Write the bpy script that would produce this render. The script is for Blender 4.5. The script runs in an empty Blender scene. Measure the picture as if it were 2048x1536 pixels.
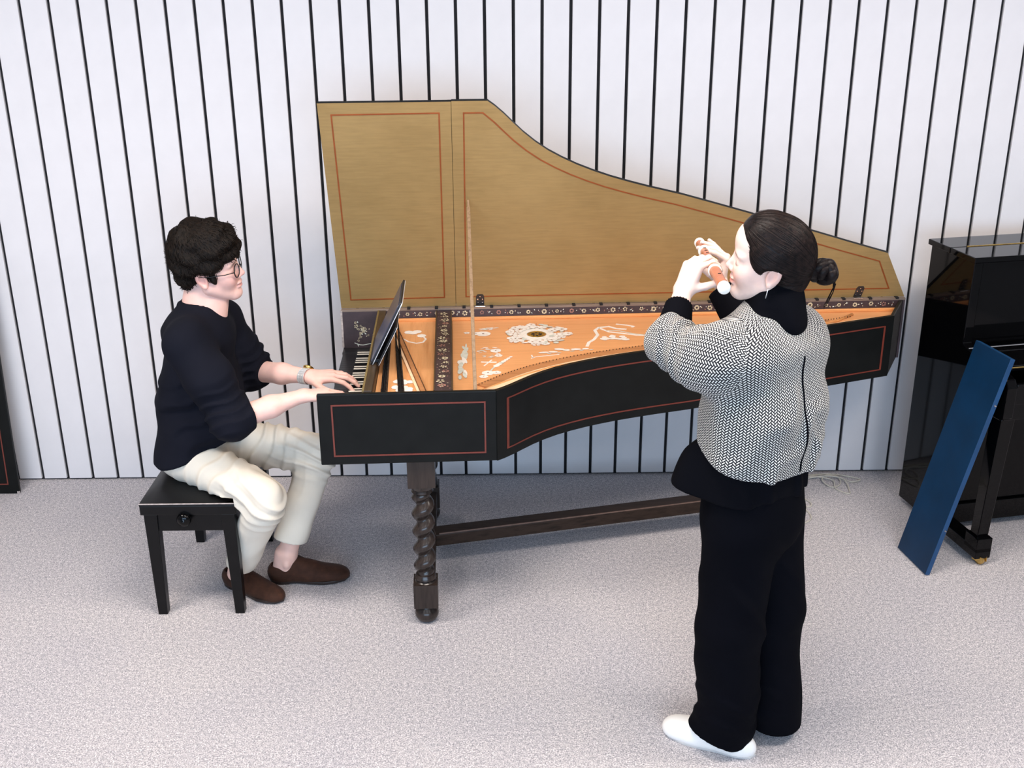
import bpy, bmesh, math, random
import numpy as np
from mathutils import Vector, Matrix, Euler

# ------------------------------------------------------------------ scene, camera, light
scn = bpy.context.scene
COL = scn.collection
rnd = random.Random(7)

def make_camera():
    cam = bpy.data.cameras.new('camera')
    cam.sensor_width = 36.0
    cam.lens = 2200.0 / 2048.0 * 36.0
    cam.clip_start = 0.05
    o = bpy.data.objects.new('camera', cam)
    COL.objects.link(o)
    pit, roll, yaw = 0.3657, -0.0065, 0.0088
    cp, sp = math.cos(pit), math.sin(pit)
    fw = Vector((math.sin(yaw) * cp, math.cos(yaw) * cp, -sp))
    r = Vector((math.cos(yaw), -math.sin(yaw), 0))
    u = r.cross(fw)
    c, s = math.cos(roll), math.sin(roll)
    r, u = r * c + u * s, u * c - r * s
    M = Matrix((r, u, -fw)).transposed().to_4x4()
    M.translation = Vector((-0.0539, -4.4985, 2.1646))
    o.matrix_world = M
    scn.camera = o
make_camera()

scn.view_settings.view_transform = 'Standard'
scn.view_settings.look = 'None'
scn.view_settings.gamma = 1.0
scn.view_settings.use_curve_mapping = False
scn.view_settings.exposure = 0.0

world = bpy.data.worlds.new('world')
scn.world = world
world.use_nodes = True
world.node_tree.nodes['Background'].inputs[0].default_value = (0.75, 0.86, 1.0, 1)
world.node_tree.nodes['Background'].inputs[1].default_value = 0.30

def area(name, loc, rot, sx, sy, power, col):
    l = bpy.data.lights.new(name, 'AREA')
    l.shape = 'RECTANGLE'; l.size = sx; l.size_y = sy
    l.energy = power; l.color = col
    o = bpy.data.objects.new(name, l)
    o.location = loc; o.rotation_euler = rot
    COL.objects.link(o)
    return o
CEIL = 3.05
LAMPS = [(-2.2, -2.15), (0.0, -2.15), (2.2, -2.15), (-2.2, -4.5), (0.0, -4.5), (2.2, -4.5)]
for i, (lx, ly) in enumerate(LAMPS):
    area('ceiling_lamp_light', (lx, ly, CEIL - 0.09), (0, 0, 0), 1.26, 0.60, 54 if ly > -3 else 3, (1.0, 0.885, 0.79))
# daylight through the window band in the wall behind the photographer
area('window_daylight', (-0.4, -7.6, 1.75), (math.radians(90), 0, 0), 5.6, 1.7, 285, (0.52, 0.74, 1.0))

# ------------------------------------------------------------------ helpers
def tag(o, label=None, cat=None, group=None, kind=None):
    if label: o['label'] = label
    if cat: o['category'] = cat
    if group: o['group'] = group
    if kind: o['kind'] = kind
    return o

def empty(name, loc=(0, 0, 0), rz=0.0, label=None, cat=None, group=None):
    o = bpy.data.objects.new(name, None)
    o.empty_display_size = 0.1
    o.location = loc
    o.rotation_euler = (0, 0, rz)
    COL.objects.link(o)
    return tag(o, label, cat, group)

def link_mesh(name, me, mat=None, parent=None, smooth=False):
    if mat is not None and not me.materials:
        me.materials.append(mat)
    if smooth:
        me.polygons.foreach_set('use_smooth', [True] * len(me.polygons))
    o = bpy.data.objects.new(name, me)
    COL.objects.link(o)
    if parent is not None:
        o.parent = parent
    return o

class MB:
    """collects geometry; build() links it as ONE mesh object"""
    def __init__(s):
        s.v = []; s.f = []
    def add(s, vs, fs):
        n = len(s.v)
        s.v.extend([tuple(map(float, q)) for q in vs])
        s.f.extend([tuple(i + n for i in q) for q in fs])
        return s
    def box(s, x0, x1, y0, y1, z0, z1):
        return s.add([(x0, y0, z0), (x1, y0, z0), (x1, y1, z0), (x0, y1, z0), (x0, y0, z1), (x1, y0, z1), (x1, y1, z1), (x0, y1, z1)],
              [(0, 3, 2, 1), (4, 5, 6, 7), (0, 1, 5, 4), (1, 2, 6, 5), (2, 3, 7, 6), (3, 0, 4, 7)])
    def hexa(s, p):
        return s.add(p, [(0, 3, 2, 1), (4, 5, 6, 7), (0, 1, 5, 4), (1, 2, 6, 5), (2, 3, 7, 6), (3, 0, 4, 7)])
    def prism(s, poly, z0, z1):
        n = len(poly)
        a = sum(poly[i][0] * poly[(i + 1) % n][1] - poly[(i + 1) % n][0] * poly[i][1] for i in range(n))
        if a < 0: poly = poly[::-1]
        vs = [(x, y, z0) for x, y in poly] + [(x, y, z1) for x, y in poly]
        fs = [tuple(range(n - 1, -1, -1)), tuple(range(n, 2 * n))]
        fs += [(i, (i + 1) % n, n + (i + 1) % n, n + i) for i in range(n)]
        return s.add(vs, fs)
    def bar(s, a, b, wx, wy, up=(0, 0, 1)):
        a, b, up = Vector(a), Vector(b), Vector(up)
        d = (b - a).normalized()
        x = d.cross(up)
        if x.length < 1e-5: x = d.cross(Vector((1, 0, 0)))
        x.normalize(); y = x.cross(d).normalized()
        p = []
        for q in (a, b):
            p += [q - x * wx / 2 - y * wy / 2, q + x * wx / 2 - y * wy / 2, q + x * wx / 2 + y * wy / 2, q - x * wx / 2 + y * wy / 2]
        return s.add(p, [(0, 3, 2, 1), (4, 5, 6, 7), (0, 1, 5, 4), (1, 2, 6, 5), (2, 3, 7, 6), (3, 0, 4, 7)])
    def tube(s, pts, rad, seg=8, cap=True, squash=None):
        pts = [Vector(p) for p in pts]
        n = len(pts)
        if not hasattr(rad, '__len__'): rad = [rad] * n
        t0 = (pts[1] - pts[0]).normalized()
        x = t0.cross(Vector((0, 0, 1)))
        if x.length < 1e-4: x = t0.cross(Vector((0, 1, 0)))
        x.normalize()
        vs = []; fs = []
        for i, p in enumerate(pts):
            t = (pts[min(i + 1, n - 1)] - pts[max(i - 1, 0)]).normalized()
            x = (x - t * x.dot(t)).normalized()
            y = t.cross(x)
            for k in range(seg):
                a = 2 * math.pi * k / seg
                vs.append(p + (x * math.cos(a) + y * math.sin(a) * (squash or 1)) * rad[i])
        for i in range(n - 1):
            for k in range(seg):
                k2 = (k + 1) % seg
                fs.append((i * seg + k, i * seg + k2, (i + 1) * seg + k2, (i + 1) * seg + k))
        if cap:
            fs.append(tuple(range(seg - 1, -1, -1)))
            fs.append(tuple((n - 1) * seg + k for k in range(seg)))
        return s.add(vs, fs)
    def lathe(s, prof, seg=20, c=(0, 0, 0), axis=(0, 0, 1)):
        """prof: list of (radius, height along axis)"""
        ax = Vector(axis).normalized(); c = Vector(c)
        x = ax.cross(Vector((0, 1, 0)))
        if x.length < 1e-3: x = ax.cross(Vector((1, 0, 0)))
        x.normalize(); y = ax.cross(x)
        vs = []; fs = []
        for r, h in prof:
            for k in range(seg):
                a = 2 * math.pi * k / seg
                vs.append(c + ax * h + (x * math.cos(a) + y * math.sin(a)) * r)
        n = len(prof)
        for i in range(n - 1):
            for k in range(seg):
                k2 = (k + 1) % seg
                fs.append((i * seg + k, i * seg + k2, (i + 1) * seg + k2, (i + 1) * seg + k))
        fs.append(tuple(range(seg - 1, -1, -1)))
        fs.append(tuple((n - 1) * seg + k for k in range(seg)))
        return s.add(vs, fs)
    def strip(s, pts, w, n=(0, 0, 1), th=0.0008, closed=False):
        """flat ribbon of width w along a polyline lying on a surface with normal n (proud by th)"""
        pts = [Vector(p) for p in pts]; n = Vector(n).normalized()
        m = len(pts)
        L = []
        for i, p in enumerate(pts):
            if closed:
                d0 = (p - pts[i - 1]).normalized(); d1 = (pts[(i + 1) % m] - p).normalized()
            else:
                d0 = (p - pts[max(i - 1, 0)]); d1 = (pts[min(i + 1, m - 1)] - p)
                if d0.length < 1e-9: d0 = d1.copy()
                if d1.length < 1e-9: d1 = d0.copy()
                d0.normalize(); d1.normalize()
            d = (d0 + d1).normalized()
            x = d.cross(n).normalized()
            k = max(0.35, d.dot(d0))
            L.append((p + x * w / 2 / k, p - x * w / 2 / k))
        vs = []
        for a, b in L:
            vs += [a, b, a + n * th, b + n * th]
        fs = []
        for i in range(m if closed else m - 1):
            a = 4 * i; b = 4 * ((i + 1) % m)
            fs += [(a + 2, a + 3, b + 3, b + 2), (a, a + 2, b + 2, b), (a + 3, a + 1, b + 1, b + 3)]
        if not closed:
            e = 4 * (m - 1)
            fs += [(0, 1, 3, 2), (e, e + 2, e + 3, e + 1)]
        return s.add(vs, fs)
    def build(s, name, mat, parent=None, smooth=False, bevel=0.0, fix=True):
        me = bpy.data.meshes.new(name)
        me.from_pydata(s.v, [], s.f)
        me.update()
        if fix:
            bm = bmesh.new(); bm.from_mesh(me)
            bmesh.ops.recalc_face_normals(bm, faces=bm.faces)
            bm.to_mesh(me); bm.free()
        o = link_mesh(name, me, mat, parent, smooth)
        if bevel:
            m = o.modifiers.new('bevel', 'BEVEL')
            m.width = bevel; m.segments = 2; m.limit_method = 'ANGLE'
            m.angle_limit = math.radians(40)
        return o

def autosmooth(o, deg=35):
    me = o.data
    me.polygons.foreach_set('use_smooth', [True] * len(me.polygons))
    try:
        me.set_sharp_from_angle(angle=math.radians(deg))
    except Exception:
        pass
    return o

# ------------------------------------------------------------------ materials
class NT:
    def __init__(s, name):
        s.m = bpy.data.materials.new(name); s.m.use_nodes = True
        s.t = s.m.node_tree; s.n = s.t.nodes; s.l = s.t.links
        s.b = s.n['Principled BSDF']
    def node(s, typ, **kw):
        q = s.n.new(typ)
        for k, v in kw.items(): setattr(q, k, v)
        return q
    def link(s, a, b): s.l.new(a, b)
    def coord(s, kind='Object', scale=None, rot=None):
        c = s.node('ShaderNodeTexCoord')
        out = c.outputs[kind]
        if scale is not None or rot is not None:
            m = s.node('ShaderNodeMapping')
            if scale is not None: m.inputs['Scale'].default_value = scale
            if rot is not None: m.inputs['Rotation'].default_value = rot
            s.link(out, m.inputs[0]); out = m.outputs[0]
        return out
    def noise(s, vec, scale, detail=3, rough=0.55):
        q = s.node('ShaderNodeTexNoise')
        q.inputs['Scale'].default_value = scale
        q.inputs['Detail'].default_value = detail
        q.inputs['Roughness'].default_value = rough
        s.link(vec, q.inputs['Vector'])
        return q.outputs[0]
    def ramp(s, fac, stops):
        q = s.node('ShaderNodeValToRGB')
        el = q.color_ramp.elements
        while len(el) < len(stops): el.new(0.5)
        for e, (p, c) in zip(el, stops):
            e.position = p; e.color = (c[0], c[1], c[2], 1)
        s.link(fac, q.inputs[0])
        return q.outputs[0]
    def mixc(s, fac, a, b, mode='MIX'):
        q = s.node('ShaderNodeMix', data_type='RGBA', blend_type=mode)
        for sock, v in ((q.inputs[0], fac), (q.inputs[6], a), (q.inputs[7], b)):
            if hasattr(v, 'is_linked') or hasattr(v, 'node'): s.link(v, sock)
            elif isinstance(v, (int, float)): sock.default_value = v
            else: sock.default_value = (v[0], v[1], v[2], 1)
        return q.outputs[2]
    def math(s, op, a, b=None, c=None):
        q = s.node('ShaderNodeMath', operation=op)
        for i, v in enumerate((a, b, c)):
            if v is None: continue
            if hasattr(v, 'node'): s.link(v, q.inputs[i])
            else: q.inputs[i].default_value = v
        return q.outputs[0]
    def bump(s, h, strength=0.3, dist=0.002):
        q = s.node('ShaderNodeBump')
        q.inputs['Strength'].default_value = strength
        q.inputs['Distance'].default_value = dist
        s.link(h, q.inputs['Height'])
        s.link(q.outputs[0], s.b.inputs['Normal'])
    def set(s, col=None, rough=None, metal=None, spec=None, coat=None, sheen=None, sss=None):
        b = s.b.inputs
        if col is not None:
            if hasattr(col, 'node'): s.link(col, b['Base Color'])
            else: b['Base Color'].default_value = (col[0], col[1], col[2], 1)
        if rough is not None:
            if hasattr(rough, 'node'): s.link(rough, b['Roughness'])
            else: b['Roughness'].default_value = rough
        if metal is not None: b['Metallic'].default_value = metal
        if spec is not None: b['Specular IOR Level'].default_value = spec
        if coat is not None: b['Coat Weight'].default_value = coat; b['Coat Roughness'].default_value = 0.05
        if sheen is not None: b['Sheen Weight'].default_value = sheen
        if sss is not None:
            b['Subsurface Weight'].default_value = sss
            b['Subsurface Radius'].default_value = (0.008, 0.003, 0.0015)
        return s.m

def plain(name, col, rough=0.5, var=0.12, scale=25, bump=0.0, bscale=200, **kw):
    t = NT(name)
    v = t.coord()
    n = t.noise(v, scale, 4)
    lo = tuple(c * (1 - var) for c in col); hi = tuple(min(1, c * (1 + var)) for c in col)
    c = t.ramp(n, [(0.3, lo), (0.7, hi)])
    if bump:
        t.bump(t.noise(v, bscale, 3), bump, 0.001)
    return t.set(c, rough, **kw)

def wood(name, dark, light, rough=0.45, scale=(1.5, 30, 30), rot=None, bump=0.15, **kw):
    t = NT(name)
    v = t.coord(scale=scale, rot=rot)
    n = t.noise(v, 3.0, 6, 0.6)
    c = t.ramp(n, [(0.25, dark), (0.55, light), (0.8, tuple(a * 0.5 + b * 0.5 for a, b in zip(dark, light)))])
    t.bump(n, bump, 0.001)
    return t.set(c, rough, **kw)

def carpet():
    t = NT('grey_carpet')
    v = t.coord()
    a = t.noise(v, 230, 2, 0.8)
    b = t.noise(v, 75, 3, 0.7)
    c = t.noise(v, 2.2, 3, 0.5)
    fine = t.ramp(a, [(0.34, (0.235, 0.235, 0.255)), (0.5, (0.50, 0.485, 0.495)), (0.64, (0.82, 0.79, 0.79))])
    mid = t.ramp(b, [(0.35, (0.74, 0.74, 0.77)), (0.65, (1.12, 1.10, 1.10))])
    x = t.mixc(1.0, fine, mid, 'MULTIPLY')
    big = t.ramp(c, [(0.3, (0.95, 0.95, 0.97)), (0.7, (1.04, 1.03, 1.02))])
    x = t.mixc(1.0, x, big, 'MULTIPLY')
    t.bump(a, 0.5, 0.004)
    return t.set(x, 0.97, spec=0.1)

M = {}
M['carpet'] = carpet()
M['panel'] = plain('white_wall_panel', (0.715, 0.690, 0.700), 0.75, 0.025, 8, 0.06, 500, spec=0.25)
M['groove'] = plain('black_backing', (0.006, 0.006, 0.008), 0.9)
M['plaster'] = plain('plaster', (0.30, 0.30, 0.31), 0.9, 0.03)
M['case'] = plain('black_case_paint', (0.0060, 0.0066, 0.0064), 0.36, 0.2, 12, 0.05, 300, spec=0.15)
M['redline'] = plain('red_line_paint', (0.145, 0.024, 0.013), 0.5, 0.15, 30)
M['lidpaint'] = None
M['lidline'] = plain('rust_line_paint', (0.27, 0.065, 0.014), 0.5, 0.15, 30)
M['tanrail'] = wood('tan_rail_wood', (0.12, 0.085, 0.065), (0.21, 0.155, 0.12), 0.5)
M['iron'] = plain('hinge_iron', (0.05, 0.05, 0.055), 0.45, 0.3, 60, metal=0.6)
M['spruce'] = wood('spruce_soundboard', (0.66, 0.28, 0.105), (0.80, 0.395, 0.17), 0.42, (0.8, 60, 20), bump=0.03)
M['plank'] = wood('wrestplank_wood', (0.62, 0.26, 0.09), (0.78, 0.39, 0.165), 0.42, (20, 1.2, 20), bump=0.03)
M['mould'] = wood('orange_moulding', (0.55, 0.21, 0.06), (0.78, 0.36, 0.13), 0.4, (1, 30, 30), bump=0.05)
M['paleedge'] = wood('pale_liner', (0.82, 0.52, 0.30), (0.95, 0.68, 0.45), 0.45, (1, 30, 30), bump=0.05)
M['brownrail'] = wood('brown_hitchpin_rail', (0.34, 0.13, 0.045), (0.52, 0.23, 0.09), 0.5, (2, 30, 30))
M['purpleboard'] = plain('dark_painted_board', (0.042, 0.026, 0.030), 0.5, 0.25, 18, 0.1, 150)
M['darkwood'] = wood('dark_oak', (0.008, 0.005, 0.004), (0.034, 0.021, 0.015), 0.4, (2, 25, 25), bump=0.2, spec=0.2)
M['legwood'] = wood('dark_turned_wood', (0.010, 0.007, 0.006), (0.032, 0.022, 0.018), 0.24, (20, 20, 2), bump=0.05, spec=0.4)
M['nameboard'] = wood('nameboard_wood', (0.020, 0.013, 0.009), (0.060, 0.038, 0.020), 0.4, (20, 1.5, 20))
M['cream'] = plain('cream_flower_paint', (0.56, 0.49, 0.33), 0.6, 0.25, 90)
M['whitepaint'] = plain('white_flower_paint', (0.86, 0.83, 0.78), 0.55, 0.08, 60)
M['greypaint'] = plain('pale_grey_green_paint', (0.62, 0.66, 0.60), 0.55, 0.12, 60)
M['pinkpaint'] = plain('dusty_pink_paint', (0.30, 0.15, 0.12), 0.6, 0.2, 60)
M['gold'] = plain('gilt_rose', (0.62, 0.40, 0.08), 0.35, 0.3, 120, 0.3, 200, metal=0.8)
M['ebony'] = plain('ebony', (0.010, 0.009, 0.010), 0.3, 0.2)
M['bone'] = plain('bone', (0.84, 0.80, 0.70), 0.35, 0.05)
M['pin'] = plain('blued_steel', (0.008, 0.008, 0.009), 0.35, 0.2, spec=0.4)
M['felt'] = plain('black_felt', (0.008, 0.007, 0.007), 0.9, 0.2)
M['string'] = plain('brass_string', (0.50, 0.36, 0.20), 0.35, 0.1, metal=0.8)
M['stick'] = wood('prop_stick_wood', (0.15, 0.085, 0.040), (0.29, 0.19, 0.11), 0.5, (30, 30, 2))
M['lacquer'] = plain('black_piano_lacquer', (0.0012, 0.0012, 0.0015), 0.06, 0.1, spec=0.22)
M['satinblack'] = plain('black_satin', (0.006, 0.006, 0.007), 0.4, 0.2)
M['brass'] = plain('brass', (0.62, 0.42, 0.14), 0.25, 0.2, 60, metal=1.0)
M['watchsteel'] = plain('bright_steel_links', (0.78, 0.78, 0.78), 0.28, 0.05, metal=0.55)
M['chrome'] = plain('polished_steel', (0.72, 0.72, 0.73), 0.16, 0.05, metal=1.0)
M['stoolblack'] = plain('black_stool_paint', (0.003, 0.003, 0.0035), 0.3, 0.2, spec=0.25)
M['leather'] = plain('black_leather', (0.0025, 0.0025, 0.003), 0.4, 0.2, 40, 0.15, 350, spec=0.3)
M['worn'] = plain('worn_edge_paint', (0.42, 0.36, 0.34), 0.6, 0.3, 80)
M['blue'] = plain('dark_blue_board_paint', (0.0016, 0.024, 0.066), 0.42, 0.18, 6, 0.05, 250, spec=0.25)
M['blueedge'] = plain('blue_board_edge_paint', (0.003, 0.045, 0.13), 0.42, 0.15, 10)
M['cable'] = plain('ivory_cable', (0.55, 0.52, 0.45), 0.5, 0.05)
def lidpaint():
    t = NT('olive_tan_lid_paint')
    v = t.coord(scale=(1, 1, 1))
    n = t.noise(v, 3.0, 5, 0.6)
    w = t.noise(t.coord(scale=(6, 60, 60)), 2.0, 4)
    c = t.ramp(n, [(0.3, (0.295, 0.190, 0.072)), (0.7, (0.365, 0.242, 0.098))])
    g = t.ramp(w, [(0.3, (0.9, 0.9, 0.9)), (0.7, (1.06, 1.05, 1.04))])
    return t.set(t.mixc(1.0, c, g, 'MULTIPLY'), 0.5, spec=0.35)
M['lidpaint'] = lidpaint()

# ------------------------------------------------------------------ the room
def room():
    X0, X1, Y0 = -3.9, 4.1, -7.8
    f = MB().box(X0, X1, Y0, 0.06, -0.06, 0.0).build('floor', M['carpet'])
    tag(f, 'grey heather wall-to-wall carpet', kind='structure')
    w = MB().box(X0, X1, 0.0125, 0.10, 0.0, CEIL).build('wall_back', M['groove'])
    tag(w, 'white panelled wall with narrow black vertical joints', kind='structure')
    s = 0.112
    k0 = math.ceil(X0 / s); k1 = math.floor(X1 / s)
    mb = MB(); mb.box(0.0063, s - 0.0063, 0.0, 0.014, 0.008, CEIL - 0.01)
    me = bpy.data.meshes.new('panel')
    me.from_pydata(mb.v, [], mb.f); me.update(); me.materials.append(M['panel'])
    for k in range(k0, k1):
        p = bpy.data.objects.new('panel', me)
        COL.objects.link(p); p.parent = w; p.location = (k * s, 0, 0)
        b = p.modifiers.new('bevel', 'BEVEL'); b.width = 0.0015; b.segments = 1
    for nm, b in (('wall_left', (X0 - 0.1, X0, Y0, 0.1)), ('wall_right', (X1, X1 + 0.1, Y0, 0.1))):
        tag(MB().box(*b, -0.06, CEIL).build(nm, M['plaster']), kind='structure')
    c = MB().box(X0 - 0.1, X1 + 0.1, Y0, 0.1, CEIL, CEIL + 0.1).build('ceiling', M['plaster'])
    tag(c, kind='structure')
    # wall behind the camera with a long window opening
    wf = MB()
    wf.box(X0, X1, Y0 - 0.1, Y0, 0.0, 0.9).box(X0, X1, Y0 - 0.1, Y0, 2.6, CEIL)
    wf.box(X0, -3.2, Y0 - 0.1, Y0, 0.9, 2.6).box(2.4, X1, Y0 - 0.1, Y0, 0.9, 2.6)
    tag(wf.build('wall_front', M['plaster']), kind='structure')
    fr = MB()
    for x in (-3.2, -1.33, 0.53, 2.36): fr.box(x, x + 0.04, Y0 - 0.07, Y0 - 0.03, 0.9, 2.6)
    fr.box(-3.2, 2.4, Y0 - 0.07, Y0 - 0.03, 0.9, 0.94).box(-3.2, 2.4, Y0 - 0.07, Y0 - 0.03, 2.56, 2.6)
    tag(fr.build('window_1', M['plaster']), kind='structure')
    em = NT('lamp_diffuser'); em.set((0.9, 0.9, 0.9), 0.5)
    em.b.inputs['Emission Color'].default_value = (1, 0.95, 0.9, 1); em.b.inputs['Emission Strength'].default_value = 4.0
    for i, (lx, ly) in enumerate(LAMPS):
        where = ('left', 'middle', 'right')[i % 3] + (' of the row near the panelled wall' if i < 3 else ' of the row near the windows')
        t = empty('ceiling_lamp', (lx, ly, CEIL - 0.075), 0, 'fluorescent ceiling lamp, ' + where, 'lamp', 'ceiling lamps')
        q = MB(); q.box(-0.66, 0.66, -0.33, 0.33, 0.02, 0.072).build('housing', M['plaster'], t)
        q = MB(); q.box(-0.63, 0.63, -0.30, 0.30, -0.003, 0.02).build('diffuser', em.m, t)
room()
# ------------------------------------------------------------------ harpsichord
HZ, HB = 0.885, 0.638            # rim height and underside
HSB = 0.842                      # soundboard surface
PLAN = [(0.0, 0.906), (0.575, 0.908), (0.60, 0.888), (0.631, 0.858), (0.664, 0.822), (0.70, 0.784), (0.744, 0.744), (0.79, 0.709), (0.84, 0.678), (0.896, 0.648),
        (0.955, 0.621), (1.02, 0.595), (1.09, 0.571), (1.16, 0.549), (1.29, 0.512), (1.42, 0.469), (1.55, 0.425), (1.69, 0.377), (1.83, 0.329),
        (1.96, 0.283), (2.07, 0.245), (2.138, 0.222)]
TAIL = [(2.138, 0.222), (2.262, 0.0)]

def offset_poly(pl, d):
    """offset an open polyline (u,v) to the inside (towards the spine)"""
    out = []
    for i, p in enumerate(pl):
        a = pl[max(i - 1, 0)]; b = pl[min(i + 1, len(pl) - 1)]
        tx, ty = b[0] - a[0], b[1] - a[1]
        L = math.hypot(tx, ty); tx /= L; ty /= L
        out.append((p[0] + ty * d, p[1] - tx * d))
    return out

def wall_strip(mb, pl, z0, z1, th):
    inn = offset_poly(pl, th)
    n = len(pl)
    vs = []
    for (a, b), (c, d) in zip(pl, inn):
        vs += [(a, -b, z0), (a, -b, z1), (c, -d, z1), (c, -d, z0)]
    fs = []
    for i in range(n - 1):
        p, q = 4 * i, 4 * i + 4
        for k in range(4):
            k2 = (k + 1) % 4
            fs.append((p + k, p + k2, q + k2, q + k))
    fs += [(0, 1, 2, 3), (4 * n - 1, 4 * n - 2, 4 * n - 3, 4 * n - 4)]
    mb.add(vs, fs)

ZC = [0]
def layer():
    ZC[0] = (ZC[0] + 1) % 900
    return ZC[0] * 0.0000022

def flower(mb, c, r, petals, n=(0, 0, 1), xd=(1, 0, 0), rot=0.0, th=0.0008, inner=0.25, asp=0.42):
    """flat painted blossom: a ring of petals lying on a surface"""
    n = Vector(n).normalized(); x = Vector(xd).normalized(); y = n.cross(x); c = Vector(c)
    for k in range(petals):
        a = rot + 2 * math.pi * k / petals
        d = x * math.cos(a) + y * math.sin(a); e = n.cross(d)
        w = r * asp
        pts = [c + d * r * inner, c + d * r * 0.55 + e * w * 0.5, c + d * r * 0.85 + e * w * 0.55, c + d * r, c + d * r * 0.85 - e * w * 0.55, c + d * r * 0.55 - e * w * 0.5]
        lz = th + layer()
        vs = [p + n * lz for p in pts]
        mb.add(vs, [tuple(range(6))])

def blob(mb, c, rx, ry, ang=0.0, n=(0, 0, 1), xd=(1, 0, 0), th=0.0008, seg=8):
    n = Vector(n).normalized(); x = Vector(xd).normalized(); y = n.cross(x); c = Vector(c)
    ca, sa = math.cos(ang), math.sin(ang)
    vs = []
    th = th + layer()
    for k in range(seg):
        a = 2 * math.pi * k / seg
        px, py = rx * math.cos(a), ry * math.sin(a)
        vs.append(c + x * (px * ca - py * sa) + y * (px * sa + py * ca) + n * th)
    mb.add(vs, [tuple(range(seg))])

def harpsichord():
    H = empty('harpsichord', (-0.688, -0.333, 0), math.radians(2.5),
              'black harpsichord with red lines, raised tan lid and flower-painted soundboard', 'harpsichord')
    R = random.Random(3)
    case = M['case']
    # ---- case walls
    MB().box(0, 2.262, -0.016, 0, HB, HZ).build('spine', M['purpleboard'], H, bevel=0.001)
    ck = MB(); wall_strip(ck, PLAN[:2], HB, HZ, 0.017)
    ck = ck.build('cheek', case, H, bevel=0.004)
    bs = MB(); wall_strip(bs, PLAN[1:], HB, HZ, 0.014)
    bs = bs.build('bentside', case, H); autosmooth(bs, 30)
    tl = MB(); wall_strip(tl, TAIL, HB + 0.0, HZ, 0.016)
    tl.build('tail', case, H, bevel=0.004)
    poly = [(0, -0.006)] + [(a, -b + 0.006) for a, b in PLAN] + [(2.25, -0.006)]
    MB().prism(poly, HB + 0.002, HB + 0.014).build('bottom_board', case, H)
    # ---- red line inlays on the outside
    def yq(u, e=0.0): # plan v at u
        for (a, b), (c, d) in zip(PLAN, PLAN[1:]):
            if a <= u <= c: return b + (d - b) * (u - a) / (c - a)
        return PLAN[-1][1]
    q = [(0.046, -0.9065, HZ - 0.038), (0.536, -0.9085, HZ - 0.038), (0.536, -0.9085, HB + 0.032), (0.046, -0.9065, HB + 0.032)]
    MB().strip(q, 0.0052, (0, -1, 0), 0.0012, True).build('red_line', M['redline'], ck)
    us = [p[0] for p in PLAN if 0.62 < p[0] < 2.1]
    us = [0.612] + us + [2.10]
    outer = offset_poly(PLAN, -0.0006)
    def oy(u):
        for (a, b), (c, d) in zip(outer, outer[1:]):
            if a <= u <= c: return b + (d - b) * (u - a) / (c - a)
        return outer[-1][1]
    line = MB()
    def vstrip(pts, w):   # ribbon on a vertical wall following the bentside
        vs = []; fs = []
        for (u, z) in pts:
            y = -oy(u) - 0.0006
            vs += [(u, y, z - w / 2), (u, y, z + w / 2)]
        for i in range(len(pts) - 1):
            fs.append((2 * i, 2 * i + 1, 2 * i + 3, 2 * i + 2))
        line.add(vs, fs)
    vstrip([(u, HZ - 0.038) for u in us], 0.0052)
    vstrip([(u, HB + 0.032) for u in us], 0.0052)
    for u in (0.612, 2.10):
        d = 0.0040
        line.add([(u - d, -oy(u - d) - 0.0008, HB + 0.030), (u + d, -oy(u + d) - 0.0008, HB + 0.030), (u + d, -oy(u + d) - 0.0008, HZ - 0.036), (u - d, -oy(u - d) - 0.0008, HZ - 0.036)], [(0, 1, 2, 3)])
    line.build('red_line', M['redline'], bs)
    # ---- soundboard, wrestplank and mouldings
    inn = offset_poly(PLAN, 0.014)
    sb = [(0.435, -0.016)] + [(0.435, -0.889)] + [(a, -b) for a, b in inn[1:]] + [(2.235, -0.018)]
    MB().prism(sb, HSB - 0.006, HSB).build('soundboard', M['spruce'], H)
    MB().box(0.178, 0.434, -0.889, -0.016, HSB - 0.02, HSB + 0.001).build('wrestplank', M['plank'], H)
    MB().box(0.178, 2.225, -0.029, -0.016, HSB, HSB + 0.013).build('spine_moulding', M['mould'], H, bevel=0.003)
    hp = MB(); wall_strip(hp, offset_poly(PLAN, 0.110)[3:-2], HSB, HSB + 0.005, 0.050)
    hp = hp.build('hitchpin_rail', M['brownrail'], H)
    pl = MB(); wall_strip(pl, offset_poly(PLAN, 0.0145)[1:], HSB, HSB + 0.006, 0.095)
    pl.build('liner', M['paleedge'], H)
    MB().box(0.19, 0.36, -0.889, -0.874, HSB, HSB + 0.012).build('liner', M['paleedge'], H)
    hpins = MB()
    for (a, b), (c, d) in zip(offset_poly(PLAN, 0.152)[3:-2], offset_poly(PLAN, 0.152)[4:]):
        L = math.hypot(c - a, d - b); n = max(1, int(L / 0.0125))
        for k in range(n):
            t = k / n
            hpins.box(a + (c - a) * t - 0.0012, a + (c - a) * t + 0.0012, -(b + (d - b) * t) - 0.0012, -(b + (d - b) * t) + 0.0012, HSB + 0.004, HSB + 0.009)
    tag(hpins.build('hitchpins', M['pin'], hp), kind='stuff')
    # bridge, the curved bar across the soundboard
    br = [(0.535, 0.80), (0.60, 0.74), (0.68, 0.67), (0.78, 0.60), (0.92, 0.535), (1.10, 0.475), (1.30, 0.41), (1.55, 0.32), (1.78, 0.23), (1.94, 0.15), (2.03, 0.07)]
    b = MB(); b.tube([(u, -v + 0.0, HSB + 0.003) for u, v in br], 0.006, 6); b.build('bridge', M['mould'], H, True)
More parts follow.
